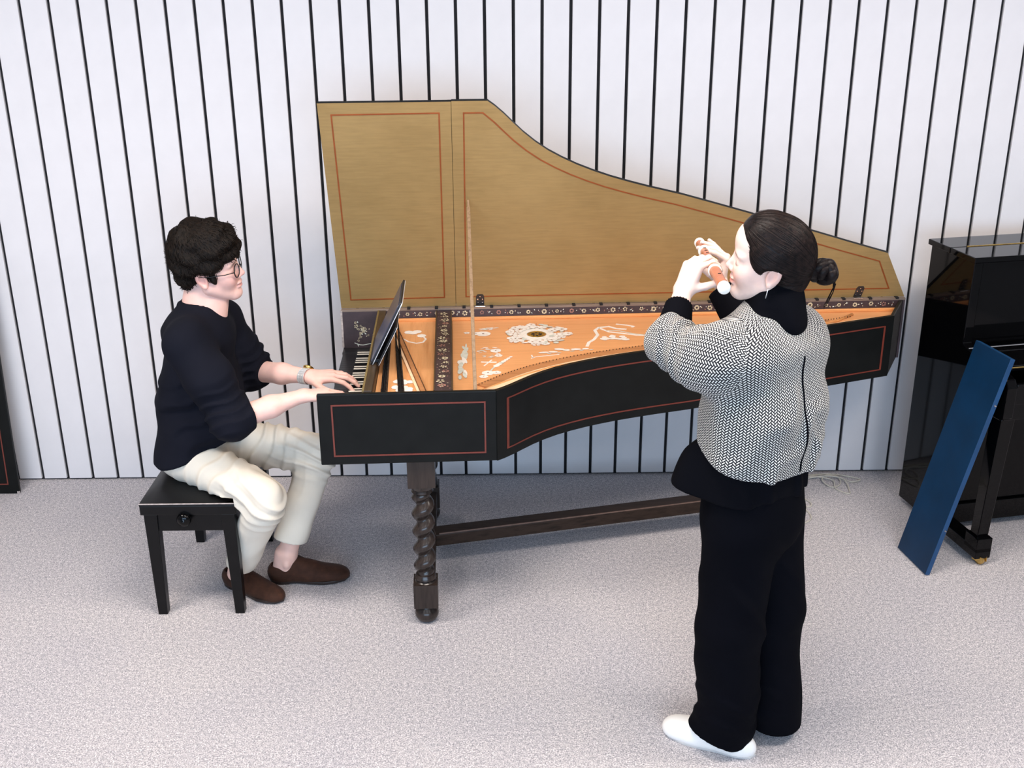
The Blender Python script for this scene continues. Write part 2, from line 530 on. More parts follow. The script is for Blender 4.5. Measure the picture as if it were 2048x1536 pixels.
    # nut with its pins
    MB().bar((0.217, -0.125, HSB + 0.006), (0.352, -0.885, HSB + 0.006), 0.020, 0.014).build('nut', M['brownrail'], H, bevel=0.002)
    MB().bar((0.200, -0.125, HSB + 0.003), (0.335, -0.885, HSB + 0.003), 0.009, 0.010).build('nut_edge', M['paleedge'], H)
    npn = MB()
    for i in range(61):
        t = (i + 0.5) / 61; u = 0.222 + (0.357 - 0.222) * t; v = 0.125 + 0.76 * t
        npn.box(u - 0.001, u + 0.001, -v - 0.001, -v + 0.001, HSB + 0.010, HSB + 0.019)
    tag(npn.build('nut_pins', M['pin'], H), kind='stuff')
    # tuning pins: two double rows
    tp = MB()
    for (a0, a1) in ((0.188, 0.203), (0.199, 0.216), (0.214, 0.262), (0.225, 0.276)):
        for i in range(60):
            t = (i + 0.5) / 60
            u = a0 + (a1 - a0) * t; v = 0.10 + 0.775 * t
            tp.lathe([(0.0034, HSB), (0.0034, HSB + 0.017), (0.0026, HSB + 0.024)], 5, (u + R.uniform(-.0008, .0008), -v, 0))
    tag(tp.build('tuning_pins', M['pin'], H), kind='stuff')
    fl = MB().hexa([(0.186, -0.09, HSB), (0.201, -0.09, HSB), (0.221, -0.885, HSB), (0.200, -0.885, HSB), (0.186, -0.09, HSB + .003), (0.201, -0.09, HSB + .003), (0.221, -0.885, HSB + .003), (0.200, -0.885, HSB + .003)])
    fl.build('pin_felt', M['felt'], H)
    fl = MB().hexa([(0.211, -0.09, HSB), (0.227, -0.09, HSB), (0.281, -0.885, HSB), (0.260, -0.885, HSB), (0.211, -0.09, HSB + .003), (0.227, -0.09, HSB + .003), (0.281, -0.885, HSB + .003), (0.260, -0.885, HSB + .003)])
    fl.build('pin_felt', M['felt'], H)
    # strings
    st = MB()
    for i in range(88):
        t = (i + 0.5) / 88
        v = 0.045 + 0.835 * t
        u0 = 0.20 + 0.13 * t
        # end at the hitchpin rail
        u1 = 2.17
        for (a, bb), (c, d) in zip(offset_poly(PLAN, 0.05), offset_poly(PLAN, 0.05)[1:]):
            if (bb - v) * (d - v) <= 0 and abs(d - bb) > 1e-6:
                u1 = a + (c - a) * (bb - v) / (bb - d); break
        else:
            u1 = 2.12 if v < 0.3 else 0.6
        u1 = max(u1, u0 + 0.25)
        z = HSB + 0.020
        st.add([(u0, -v - 0.00035, z), (u0, -v + 0.00035, z), (u1, -v + 0.00035, z - 0.004), (u1, -v - 0.00035, z - 0.004)], [(0, 1, 2, 3)])
    tag(st.build('strings', M['string'], H, fix=False), kind='stuff')
    # ---- jack rail with painted flowers
    jr = MB().box(0.372, 0.434, -0.888, -0.017, HZ - 0.022, HZ - 0.002).build('jack_rail', M['purpleboard'], H, bevel=0.002)
    MB().box(0.372, 0.376, -0.888, -0.017, HZ - 0.03, HZ + 0.0008).build('rail_edge', M['nameboard'], jr)
    MB().box(0.430, 0.434, -0.888, -0.017, HZ - 0.03, HZ + 0.0008).build('rail_edge', M['nameboard'], jr)
    jf = MB(); jp = MB()
    v = 0.06
    while v < 0.86:
        flower(jf if R.random() < 0.75 else jp, (0.403 + R.uniform(-.010, .010), -v, HZ - 0.002), R.uniform(.010, .017), R.choice((5, 6, 7)), rot=R.uniform(0, 3), inner=.3, asp=.5)
        for k in range(6):
            blob(jf if R.random() < 0.6 else jp, (0.403 + R.uniform(-.022, .022), -v - R.uniform(.0, .04), HZ - 0.002), R.uniform(.0018, .004), R.uniform(.0013, .0024), R.uniform(0, 3))
        v += R.uniform(0.032, 0.052)
    tag(jf.build('painted_flowers', M['cream'], jr, fix=False), kind='stuff'); tag(jp.build('painted_flowers', M['pinkpaint'], jr, fix=False), kind='stuff')
    # ---- painted frieze inside the spine (faces the room)
    fr = MB(); fr2 = MB(); fr3 = MB()
    u = 0.20
    N = (0, -1, 0)
    zc = (HSB + 0.014 + HZ) / 2 + 0.001
    spn = [o for o in H.children if o.name.startswith('spine') and 'mould' not in o.name][0]
    while u < 2.2:
        r = R.uniform(.0075, .011)
        flower(fr if R.random() < .8 else fr3, (u, -0.0164, zc + R.uniform(-.002, .002)), r, R.choice((5, 6, 7)), n=N, xd=(1, 0, 0), rot=R.uniform(0, 3), inner=.35, asp=.55)
        for k in range(4):
            blob(R.choice((fr, fr2, fr2, fr3)), (u + R.uniform(.012, .045), -0.0164, zc + R.uniform(-.009, .009)), R.uniform(.002, .0042), R.uniform(.0012, .002), R.uniform(0, 3), n=N)
        u += R.uniform(0.048, 0.068)
    # bouquet on the keywell end of the spine
    for k in range(34):
        a = R.uniform(0, 6.28); rr = abs(R.gauss(0, .020))
        cu, cz = 0.083 + rr * math.cos(a) * 1.0, HZ - 0.078 + rr * math.sin(a) * 1.1
        (flower(fr, (cu, -0.0164, cz), R.uniform(.004, .0085), 5, n=N, rot=a) if k % 2 else blob(R.choice((fr2, fr)), (cu, -0.0164, cz), .003, .002, a, n=N))
    fr2.strip([(0.045 + 0.011 * k, -0.0166, HZ - 0.128 - 0.006 * math.sin(k * 0.7) - 0.0016 * k) for k in range(9)], 0.0028, N, 0.0006)
    fr2.strip([(0.056, -0.0166, HZ - 0.131), (0.060, -0.0166, HZ - 0.143)], 0.0024, N, 0.0006)
    tag(fr.build('painted_flowers', M['cream'], spn, fix=False), kind='stuff')
    tag(fr2.build('painted_leaves', M['greypaint'], spn, fix=False), kind='stuff')
    tag(fr3.build('painted_flowers', M['pinkpaint'], spn, fix=False), kind='stuff')
    # ---- hinge rail with its small hinges
    rail = MB().box(0.0, 2.262, -0.017, 0.004, HZ, HZ + 0.009).build('hinge_rail', M['tanrail'], H, bevel=0.001)
    hg = MB().box(-0.0062, 0.0062, -0.0195, 0.004, HZ + 0.0055, HZ + 0.0125)
    me = None
    u = 0.265
    while u < 2.24:
        if me is None:
            o = hg.build('hinge', M['groove'], rail); me = o.data
        else:
            o = bpy.data.objects.new('hinge', me); COL.objects.link(o); o.parent = rail
        o.location = (u, 0, 0); u += 0.109
    # worn plank end of the spine
    MB().box(-0.004, 0.004, -0.018, 0.0, HB + 0.10, HZ + 0.006).build('spine_end', M['worn'], H, bevel=0.001)
    # ---- keywell: nameboard, keyboard, key blocks
    MB().box(0.145, 0.176, -0.889, -0.016, HB + 0.10, HZ + 0.004).build('nameboard', M['nameboard'], H, bevel=0.003)
    MB().box(0.1435, 0.150, -0.889, -0.016, HZ - 0.02, HZ + 0.0052).build('nameboard_edge', wood('olive_edge_wood', (0.10, 0.070, 0.025), (0.20, 0.145, 0.055), 0.45), H)
    MB().box(0.0, 0.176, -0.889, -0.016, HB + 0.014, HB + 0.068).build('key_bed', M['ebony'], H)
    MB().box(0.0, 0.145, -0.075, -0.016, HB + 0.068, HB + 0.098).build('key_block', M['ebony'], H, bevel=0.002)
    MB().box(0.0, 0.145, -0.889, -0.845, HB + 0.068, HB + 0.098).build('key_block', M['ebony'], H, bevel=0.002)
    kb = H
    n_nat = 33; w = (0.845 - 0.075) / n_nat
    nat = MB().box(0.004, 0.144, -w / 2 + 0.0006, w / 2 - 0.0006, HB + 0.080, HB + 0.097)
    shp = MB().hexa([(0.058, -0.0055, HB + 0.097), (0.144, -0.0055, HB + 0.097), (0.144, 0.0055, HB + 0.097), (0.058, 0.0055, HB + 0.097),
                     (0.062, -0.0050, HB + 0.106), (0.144, -0.0050, HB + 0.106), (0.144, 0.0050, HB + 0.106), (0.062, 0.0050, HB + 0.106)])
    cap = MB().box(0.0622, 0.144, -0.0050, 0.0050, HB + 0.1055, HB + 0.1072)
    nm = sm = None
    for i in range(n_nat):
        v = 0.075 + w * (i + 0.5)
        if nm is None: o = nat.build('natural_key', M['ebony'], kb, bevel=0.001); nm = o.data
        else:
            o = bpy.data.objects.new('natural_key', nm); COL.objects.link(o); o.parent = kb
        o.location = (0, -v, 0)
        if i < n_nat - 1 and (i % 7) in (0, 1, 3, 4, 5):
            if sm is None:
                s2 = shp.build('sharp_key', M['ebony'], kb); sm = s2.data
                c2 = cap.build('bone_cap', M['bone'], s2); cm = c2.data
            else:
                s2 = bpy.data.objects.new('sharp_key', sm); COL.objects.link(s2); s2.parent = kb
                c2 = bpy.data.objects.new('bone_cap', cm); COL.objects.link(c2); c2.parent = s2
            s2.location = (0, -v - w / 2, 0)
    # ---- soundboard painting
    W = MB(); G = MB(); D = MB(); Z = HSB + 0.0002
    rc = (0.755, -0.221)
    for ring, (r0, n) in enumerate(((0.078, 16), (0.103, 20), (0.122, 18))):
        for k in range(n):
            a = 2 * math.pi * (k + R.uniform(-.3, .3)) / n
            rr = r0 + R.uniform(-.010, .010)
            cx, cy = rc[0] + rr * math.cos(a) * 0.92, rc[1] + rr * math.sin(a) * 0.95
            if R.random() < .62: flower(W, (cx, cy, Z), R.uniform(.015, .024), R.choice((5, 6, 7)), rot=R.uniform(0, 3), th=R.uniform(.0003, .0016), inner=.12, asp=.62)
            else: blob(R.choice((W, G)), (cx, cy, Z), R.uniform(.012, .022), R.uniform(.006, .011), R.uniform(0, 3), th=R.uniform(.0003, .0014))
    for k in range(40):
        a = R.uniform(0, 6.28); rr = R.uniform(.07, .13)
        blob(D, (rc[0] + rr * math.cos(a), rc[1] + rr * math.sin(a), Z), R.uniform(.003, .008), R.uniform(.001, .002), R.uniform(0, 3), th=.0019)
    ring = [(rc[0] + 0.051 * math.cos(a), rc[1] + 0.051 * math.sin(a), Z) for a in np.linspace(0, 2 * math.pi, 33)[:-1]]
    W.strip(ring, 0.026, (0, 0, 1), 0.0012, True)
    G.strip([(rc[0] + 0.066 * math.cos(a), rc[1] + 0.066 * math.sin(a), Z) for a in np.linspace(0, 2 * math.pi, 33)[:-1]], 0.003, (0, 0, 1), 0.0016, True)
    G.strip([(rc[0] + 0.038 * math.cos(a), rc[1] + 0.038 * math.sin(a), Z) for a in np.linspace(0, 2 * math.pi, 33)[:-1]], 0.002, (0, 0, 1), 0.0016, True)
    # big leaf / tulip by the jack rail
    for k in range(16):
        t = k / 15
        blob(R.choice((W, G, G)), (0.483 - 0.020 * t + R.uniform(-.010, .010) * (0.5 + t), -0.34 - 0.33 * t, Z), R.uniform(.005, .010) * (0.6 + 0.8 * math.sin(3.1 * t)), R.uniform(.022, .040), R.uniform(-.25, .25), th=.0004 + .0001 * k)
    # roses and sprays
    for (x, y, r, n) in ((0.552, -0.200, .030, 8), (0.525, -0.196, .020, 6), (0.592, -0.398, .021, 6), (0.600, -0.452, .015, 6), (0.556, -0.630, .023, 7), (0.585, -0.628, .018, 6), (0.540, -0.665, .016, 6), (0.49, -0.185, .012, 5)):
        flower(W, (x, y, Z), r, n, rot=R.uniform(0, 3), inner=.1, asp=.7); flower(W, (x, y, Z), r * .6, n, rot=R.uniform(0, 3), inner=.1, asp=.7, th=.0014)
        blob(D, (x, y, Z), r * .16, r * .13, 0, th=.002)
    for k in range(26):
        x, y = R.uniform(.525, .60), R.uniform(-.475, -.36)
        blob(W if k % 3 else G, (x, y, Z), R.uniform(.005, .012), R.uniform(.002, .004), R.uniform(-.6, .6))
    for k in range(14):
        blob(W if k % 3 else G, (R.uniform(.545, .61), R.uniform(-.155, -.125), Z), R.uniform(.006, .014), R.uniform(.002, .004), R.uniform(-.2, .5))
    W.strip([(0.535, -0.515, Z), (0.562, -0.520, Z), (0.590, -0.522, Z)], 0.010, (0, 0, 1), .0008)
    W.strip([(0.545, -0.556, Z), (0.560, -0.525, Z), (0.574, -0.497, Z)], 0.005, (0, 0, 1), .0009)
    # bird
    for k in range(7):
        t = k / 6
        blob(R.choice((W, G)), (0.588 + 0.055 * t, -0.560 + 0.088 * t, Z), .014 * (1 - .45 * t), .011 * (1 - .4 * t), .9, th=.0005 + .0001 * k)
    G.strip([(0.584, -0.565, Z), (0.572, -0.590, Z), (0.566, -0.610, Z)], 0.006, (0, 0, 1), .0006)
    # ribbon bow and sprigs further right
    def rib(a, b): return (0.93 + (a - 1.02) * 0.8, -0.374 + (b + 0.405) * 1.126) if a > 1.0 else (a, b)
    def curve(mb, pts, w): mb.strip([(a, b, Z if a > 0.434 else HSB + 0.0012) for a, b in [rib(*q) for q in pts]], w, (0, 0, 1), 0.0008)
    curve(W, [(1.020, -0.405), (1.035, -0.365), (1.065, -0.335), (1.09, -0.29), (1.085, -0.24), (1.11, -0.21), (1.16, -0.20), (1.19, -0.225), (1.24, -0.235)], 0.012)
    curve(W, [(1.11, -0.215), (1.15, -0.26), (1.20, -0.275), (1.27, -0.30), (1.31, -0.305)], 0.010)
    curve(W, [(1.20, -0.175), (1.25, -0.19), (1.28, -0.205), (1.27, -0.215)], 0.010)
    curve(G, [(1.14, -0.245), (1.20, -0.25), (1.26, -0.285), (1.36, -0.315)], 0.006)
    for k in range(15):
        blob(W, (1.00 + R.uniform(0, .085), -0.283 + R.uniform(-.025, .025), Z), R.uniform(.010, .02), R.uniform(.008, .014), R.uniform(0, 3), th=.001)
    for (x, y) in ((0.765, -0.432), (0.85, -0.411), (0.885, -0.405), (0.921, -0.402), (0.80, -0.428), (0.825, -0.40)):
        blob(W, (x, y, Z), R.uniform(.012, .024), R.uniform(.007, .012), R.uniform(-.3, .3)); blob(G, (x + .02, y - .012, Z), .010, .004, .4)
    curve(W, [(0.715, -0.490), (0.735, -0.472), (0.76, -0.468), (0.79, -0.462), (0.82, -0.452)], 0.004)
    curve(W, [(0.722, -0.487), (0.719, -0.455)], 0.005)
    for (x, y) in ((0.268, -0.165), (0.30, -0.16), (0.285, -0.172), (0.318, -0.21)): blob(W, (x, y, HSB + .001), .018, .020, 0)
    curve(W, [(0.25, -0.24), (0.27, -0.275), (0.30, -0.295), (0.325, -0.285), (0.335, -0.25), (0.325, -0.22)], 0.007)
    for k in range(14): blob(W, (0.268 + R.uniform(-.03, .03), -0.735 + R.uniform(-.05, .05), HSB + .001), R.uniform(.010, .016), R.uniform(.010, .022), 0, th=.0012)
    for k in range(8): blob(W, (1.85 + R.uniform(-.05, .05), -0.16 + R.uniform(-.02, .02), Z), .02, .006, R.uniform(-.2, .2))
    sbo = [o for o in H.children if o.name.startswith('soundboard')][0]
    tag(W.build('painted_flowers', M['whitepaint'], sbo, fix=False), kind='stuff')
    tag(G.build('painted_leaves', M['greypaint'], sbo, fix=False), kind='stuff')
    tag(D.build('painted_details', M['pinkpaint'], sbo, fix=False), kind='stuff')
    rose = MB().lathe([(0.034, HSB), (0.034, HSB + .003), (0.029, HSB + .003), (0.029, HSB + .0015)], 28, (rc[0], rc[1], 0)).build('rose', M['gold'], H)
    rb = MB()
    for k in range(8):
        a = k * math.pi / 4
        blob(rb, (rc[0] + .016 * math.cos(a), rc[1] + .016 * math.sin(a), HSB + .0016), .008, .004, a + .6, th=.0006)
    tag(rb.build('rose_opening', M['groove'], rose, fix=False), kind='stuff')
    # ---- lid, leaning forward on its stick
    th = math.radians(23.5)
    def LP(u, w, o=0.0):
        """point on the lid: u along the spine, w up the lid, o proud of its inside face"""
        return (u, -w * math.sin(th) + 0.0 - o * math.cos(th), HZ + 0.0105 + w * math.cos(th) - o * math.sin(th))
    def lid_board(name, poly, t=0.013):
        n = len(poly); mb = MB()
        vs = [LP(a, b, 0) for a, b in poly] + [LP(a, b, -t) for a, b in poly]
        fs = [tuple(range(n)), tuple(range(2 * n - 1, n - 1, -1))] + [(i, (i + 1) % n, n + (i + 1) % n, n + i) for i in range(n)]
        mb.add(vs, fs)
        o = mb.build(name, M['lidpaint'], H)
        o.data.materials.append(case)
        me = o.data
        nrm = Vector((0, -math.cos(th), -math.sin(th)))
        for p in me.polygons:
            if p.normal.dot(nrm) < 0.9: p.material_index = 1
        return o
    f1 = lid_board('front_flap', [(0.0, 0.0), (0.4510, 0.0), (0.4510, 0.906), (0.0, 0.906)])
    mp = [(0.4525, 0.0), (0.4525, 0.908)] + PLAN[1:] + [(2.2625, 0.0)]
    f2 = lid_board('main_lid', mp)
    N2 = (0, -math.cos(th), -math.sin(th))
    gp = MB().add([LP(0.440, 0.001, -0.0135), LP(0.464, 0.001, -0.0135), LP(0.464, 0.905, -0.0135), LP(0.440, 0.905, -0.0135), LP(0.440, 0.001, -0.0150), LP(0.464, 0.001, -0.0150), LP(0.464, 0.905, -0.0150), LP(0.440, 0.905, -0.0150)], [(0, 1, 2, 3), (7, 6, 5, 4), (0, 4, 5, 1), (1, 5, 6, 2), (2, 6, 7, 3), (3, 7, 4, 0)])
    gp.build('gap_shade_strip', M['felt'], f2)  # added dark strip behind the joint, keeps the bright wall from showing through
    MB().strip([LP(*q) for q in ((0.044, 0.861), (0.410, 0.863), (0.407, 0.046), (0.041, 0.043))], 0.0052, N2, 0.0009, True).build('red_line', M['lidline'], f1)
    inn = offset_poly(PLAN, 0.046)[1:-1]
    lp = [(0.492, 0.047), (0.494, 0.862), (0.560, 0.862)] + [p for p in inn if p[0] > 0.575 and p[0] < 1.95] + [(2.114, 0.183), (2.187, 0.044)]
    MB().strip([LP(*q) for q in lp], 0.0052, N2, 0.0009, True).build('red_line', M['lidline'], f2)
    for u, sh in ((0.547, 0.0), (2.067, 0.004)):
        hm = MB()
        pts = [(-0.016, 0.004), (0.016, 0.004), (0.016 + sh, 0.048), (0.010 + sh, 0.058), (-0.010 + sh, 0.058), (-0.016 + sh, 0.048)]
        vs = [LP(u + a, b, 0.0006) for a, b in pts] + [LP(u + a, b, 0.0026) for a, b in pts]
        hm.add(vs, [tuple(range(6)), tuple(range(11, 5, -1))] + [(i, (i + 1) % 6, 6 + (i + 1) % 6, 6 + i) for i in range(6)])
        hp_ = hm.build('strap_hinge', M['iron'], H)
        sc = MB()
        for a, b in ((-.009, .016), (.009, .016), (-.009, .034), (.009, .034), (0, .048)):
            sc.lathe([(0.0028, 0), (0.0022, .0012)], 8, LP(u + a + sh * b / .05, b, 0.0026), N2)
        tag(sc.build('screws', M['chrome'], hp_), kind='stuff')
        MB().tube([(u - 0.019, -0.018, HZ + 0.011), (u + 0.019, -0.018, HZ + 0.011)], 0.0028, 8).build('hinge_pin', M['chrome'], hp_)
    # prop stick
    top = Vector(LP(0.505, 0.505, 0.004)); bot = Vector((0.507, -0.878, HSB + 0.004))
    st = MB().bar(bot, bot.lerp(top, .955), 0.0195, 0.012, (1, 0, 0))
    a = bot.lerp(top, .955)
    st.bar(a, top, 0.010, 0.008, (1, 0, 0))
    st.build('prop_stick', M['stick'], H, bevel=0.0015)
    # ---- stand: twisted legs and stretchers
    def leg(u, v, name='leg'):
        mb = MB()
        c = (u, -v)
        def sq(w, z0, z1, ch=0.006):
            h = w / 2
            mb.box(c[0] - h, c[0] + h, c[1] - h, c[1] + h, z0, z1)
        sq(0.092, 0.535, HB + 0.003)
        mb.lathe([(0.046, 0.537), (0.040, 0.520), (0.034, 0.514), (0.038, 0.506), (0.030, 0.498)], 20, (c[0], c[1], 0))
        # barley twist
        n, seg = 90, 20
        z0, z1 = 0.185, 0.503
        vs = []; fs = []
        for i in range(n + 1):
            t = i / n; z = z0 + (z1 - z0) * t
            ph = 2 * math.pi * 4.75 * t
            e = min(1, min(t, 1 - t) * 14)
            for k in range(seg):
                a = 2 * math.pi * k / seg
                ca = math.cos(a - ph)
                r = 0.0275 + e * (0.0185 * (0.5 + 0.5 * ca) ** 0.65 - 0.0065)
                vs.append((c[0] + r * math.cos(a), c[1] + r * math.sin(a), z))
        for i in range(n):
            for k in range(seg):
                k2 = (k + 1) % seg
                fs.append((i * seg + k, i * seg + k2, (i + 1) * seg + k2, (i + 1) * seg + k))
        mb.add(vs, fs)
        mb.lathe([(0.032, 0.188), (0.036, 0.180), (0.038, 0.172), (0.033, 0.164), (0.040, 0.158)], 20, (c[0], c[1], 0))
        sq(0.084, 0.068, 0.160)
        mb.lathe([(0.0, 0.0), (0.022, 0.0), (0.034, 0.008), (0.041, 0.022), (0.042, 0.034), (0.038, 0.046), (0.028, 0.054), (0.026, 0.060), (0.034, 0.064), (0.034, 0.070)], 22, (c[0], c[1], 0))
        o = mb.build(name, M['legwood'], H); autosmooth(o, 40); return o
    leg(0.322, 0.842); leg(0.322, 0.085); leg(1.735, 0.185)
    MB().box(0.290, 0.354, -0.802, -0.125, 0.098, 0.142).build('cross_stretcher', M['darkwood'], H, bevel=0.003)
    ls = MB(); ls.bar((0.345, -0.462, 0.120), (1.705, -0.200, 0.120), 0.072, 0.050)
    ls = ls.build('long_stretcher', M['darkwood'], H, bevel=0.004)
    # narrow worn moulding along its near top edge
    d = Vector((1.36, 0.262, 0)).normalized(); nrm = Vector((d.y, -d.x, 0))
    a0 = Vector((0.36, -0.462 + 0.0035, 0.146)) + nrm * 0.033; a1 = Vector((1.70, -0.200, 0.146)) + nrm * 0.033
    MB().tube([a0, a1], 0.0035, 6).build('worn_edge', plain('rubbed_edge_wood', (0.11, 0.062, 0.045), 0.45, 0.3, 60), ls)
    MB().box(0.30, 1.72, -0.25, -0.16, HB - 0.03, HB + 0.002).build('support_rail', M['darkwood'], H)
    MB().box(0.285, 0.359, -0.80, -0.13, HB - 0.04, HB + 0.002).build('support_rail', M['darkwood'], H)
    return H
harpsichord()

def tablet():
    """tablet in a folding case standing on the nameboard edge"""
    a = math.radians(2.5)
    U = Vector((math.cos(a), math.sin(a), 0)); Vv = Vector((math.sin(a), -math.cos(a), 0))
    P = Vector((-0.688, -0.333, 0)) + U * 0.158 + Vv * 0.362
    t = empty('tablet', (P.x, P.y, HZ + 0.003), a, 'tablet in a black folding case propped on the harpsichord above the keys', 'tablet')
    up = Vector((0.113, 0, 0.222)).normalized(); nr = Vector((-up.z, 0, up.x))
    W, Hh = 0.290, 0.248
    def slab(name, mat, w0, w1, h0, h1, o0, o1, rad=0.014, parent=None, shift=0.0):
        pts = []
        for cx, cy, s in ((w1 - rad, h1 - rad, 0), (w0 + rad, h1 - rad, 1), (w0 + rad, h0 + rad, 2), (w1 - rad, h0 + rad, 3)):
            for k in range(5):
                q = math.pi / 2 * (s + k / 4)
                pts.append((cx + rad * math.cos(q), cy + rad * math.sin(q)))
        vs = []
        for o in (o0, o1):
            vs += [Vector((shift, -x, 0)) + up * y + nr * o for x, y in pts]
        n = len(pts)
        mb = MB().add(vs, [tuple(range(n)), tuple(range(2 * n - 1, n - 1, -1))] + [(i, (i + 1) % n, n + (i + 1) % n, n + i) for i in range(n)])
        return mb.build(name, mat, parent or t)
    dark = plain('tablet_case', (0.010, 0.010, 0.013), 0.5, 0.2)
    scr = plain('tablet_screen_reflection_tint', (0.060, 0.066, 0.115), 0.22, 0.1, spec=0.6)  # bluish reflection on the glass is put into the base colour
    edge = plain('tablet_metal_edge', (0.70, 0.70, 0.72), 0.3, 0.05, metal=0.4)
    slab('body', dark, 0, W, 0, Hh, -0.002, 0.004)
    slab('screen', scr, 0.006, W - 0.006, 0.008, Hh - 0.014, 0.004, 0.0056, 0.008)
    slab('back_edge', edge, 0.0, W, 0.0, Hh, -0.0045, -0.002)
    slab('case_flap', dark, 0.004, W - 0.004, 0.0, Hh * 0.62, -0.010, -0.0075, 0.006, None, 0.012)
    slab('flap_edge', edge, 0.004, W - 0.004, 0.0, Hh * 0.62, -0.0125, -0.011, 0.006, None, 0.014)
    MB().box(-0.004, 0.030, -W + 0.03, -0.03, 0.0, 0.012).build('foot', dark, t, bevel=0.002)
tablet()
# ------------------------------------------------------------------ upright piano
def piano():
    P = empty('upright_piano', (1.627, -0.31, 0), math.radians(11),
              'glossy black upright piano standing at an angle by the wall', 'piano')
    L = M['lacquer']; Wd = 1.49; Ht = 1.15
    def b(name, x0, x1, y0, y1, z0, z1, mat=L, bev=0.003, parent=P):
        return MB().box(x0, x1, y0, y1, z0, z1).build(name, mat, parent, bevel=bev)
    # side panels with their arms (profile extruded across the thickness)
    prof = [(0.0, 0.035), (0.0, 1.128), (-0.285, 1.128), (-0.285, 0.815), (-0.32, 0.80), (-0.50, 0.785), (-0.565, 0.768), (-0.582, 0.74), (-0.582, 0.625), (-0.56, 0.612), (-0.30, 0.60), (-0.285, 0.58), (-0.285, 0.035)]
    for x0 in (0.0, Wd - 0.038):
        vs = [(x0, y, z) for y, z in prof] + [(x0 + 0.038, y, z) for y, z in prof]
        n = len(prof)
        MB().add(vs, [tuple(range(n)), tuple(range(2 * n - 1, n - 1, -1))] + [(i, (i + 1) % n, n + (i + 1) % n, n + i) for i in range(n)]).build('side_panel', L, P, bevel=0.003)
    lid = b('top_lid', -0.014, Wd + 0.014, -0.142, 0.006, 1.128, 1.150)
    b('top_lid', -0.014, Wd + 0.014, -0.305, -0.146, 1.128, 1.150)
    MB().tube([(0.055, -0.144, 1.150), (Wd - 0.04, -0.144, 1.150)], 0.0032, 8).build('piano_hinge', M['brass'], lid)
    b('upper_panel', 0.038, Wd - 0.038, -0.275, -0.250, 0.80, 1.128)
    b('back_board', 0.03, Wd - 0.03, -0.02, 0.0, 0.05, 1.12, M['satinblack'])
    fb = b('fallboard', 0.038, Wd - 0.038, -0.505, -0.285, 0.775, 0.797)
    MB().tube([(0.0, -0.322, 0.806), (Wd, -0.322, 0.806)], 0.004, 8).build('fallboard_edge', M['chrome'], fb)
    MB().tube([(0.04, -0.508, 0.790), (Wd - 0.04, -0.508, 0.790)], 0.0032, 8).build('fallboard_edge', M['brass'], fb)
    b('key_slip', 0.038, Wd - 0.038, -0.580, -0.555, 0.675, 0.752)
    b('key_bed', 0.010, Wd - 0.010, -0.570, -0.06, 0.612, 0.675)
    b('lower_panel', 0.038, Wd - 0.038, -0.250, -0.225, 0.115, 0.612)
    b('plinth', 0.038, Wd - 0.038, -0.265, -0.22, 0.03, 0.115)
    for x in (0.010, Wd - 0.066):
        mb = MB().hexa([(x + 0.006, -0.525, 0.085), (x + 0.050, -0.525, 0.085), (x + 0.050, -0.478, 0.085), (x + 0.006, -0.478, 0.085),
                        (x, -0.560, 0.612), (x + 0.056, -0.560, 0.612), (x + 0.056, -0.495, 0.612), (x, -0.495, 0.612)])
        mb.box(x - 0.004, x + 0.060, -0.545, -0.465, 0.055, 0.115)
        mb.build('leg', L, P, bevel=0.003)
        b('toe_block', x - 0.004, x + 0.060, -0.545, -0.02, 0.030, 0.075, L)
        c = empty('castor', (x + 0.026, -0.520, 0), 0.3); c.parent = P
        MB().lathe([(0.0, -0.009), (0.016, -0.009), (0.0185, -0.006), (0.0185, 0.006), (0.016, 0.009), (0.0, 0.009)], 18, (0, -0.010, 0.0185), (1, 0, 0)).build('wheel', M['brass'], c, True)
        MB().box(-0.016, -0.011, -0.030, 0.014, 0.014, 0.038).box(0.011, 0.016, -0.030, 0.014, 0.014, 0.038).box(-0.016, 0.016, -0.020, 0.018, 0.034, 0.042).build('fork', M['brass'], c, bevel=0.001)
    for x in (0.10, Wd - 0.10):
        c = MB().lathe([(0.0, -0.01), (0.022, -0.01), (0.022, 0.01), (0.0, 0.01)], 16, (x, -0.06, 0.022), (1, 0, 0)).build('castor_wheel', M['brass'], P, True)
    # worn white nicks along the front edges
    w = MB()
    R = random.Random(5)
    for k in range(14):
        z = R.uniform(0.15, 0.6)
        w.box(0.0655, 0.0675, -0.52 - 0.04 * (z - .1), -0.519 - 0.04 * (z - .1), z, z + R.uniform(.003, .012))
    for k in range(8):
        x = R.uniform(0.05, 0.4); w.box(x, x + R.uniform(.005, .03), -0.5812, -0.5802, 0.750, 0.7535)
    tag(w.build('paint_nicks', M['worn'], P), kind='stuff')
piano()

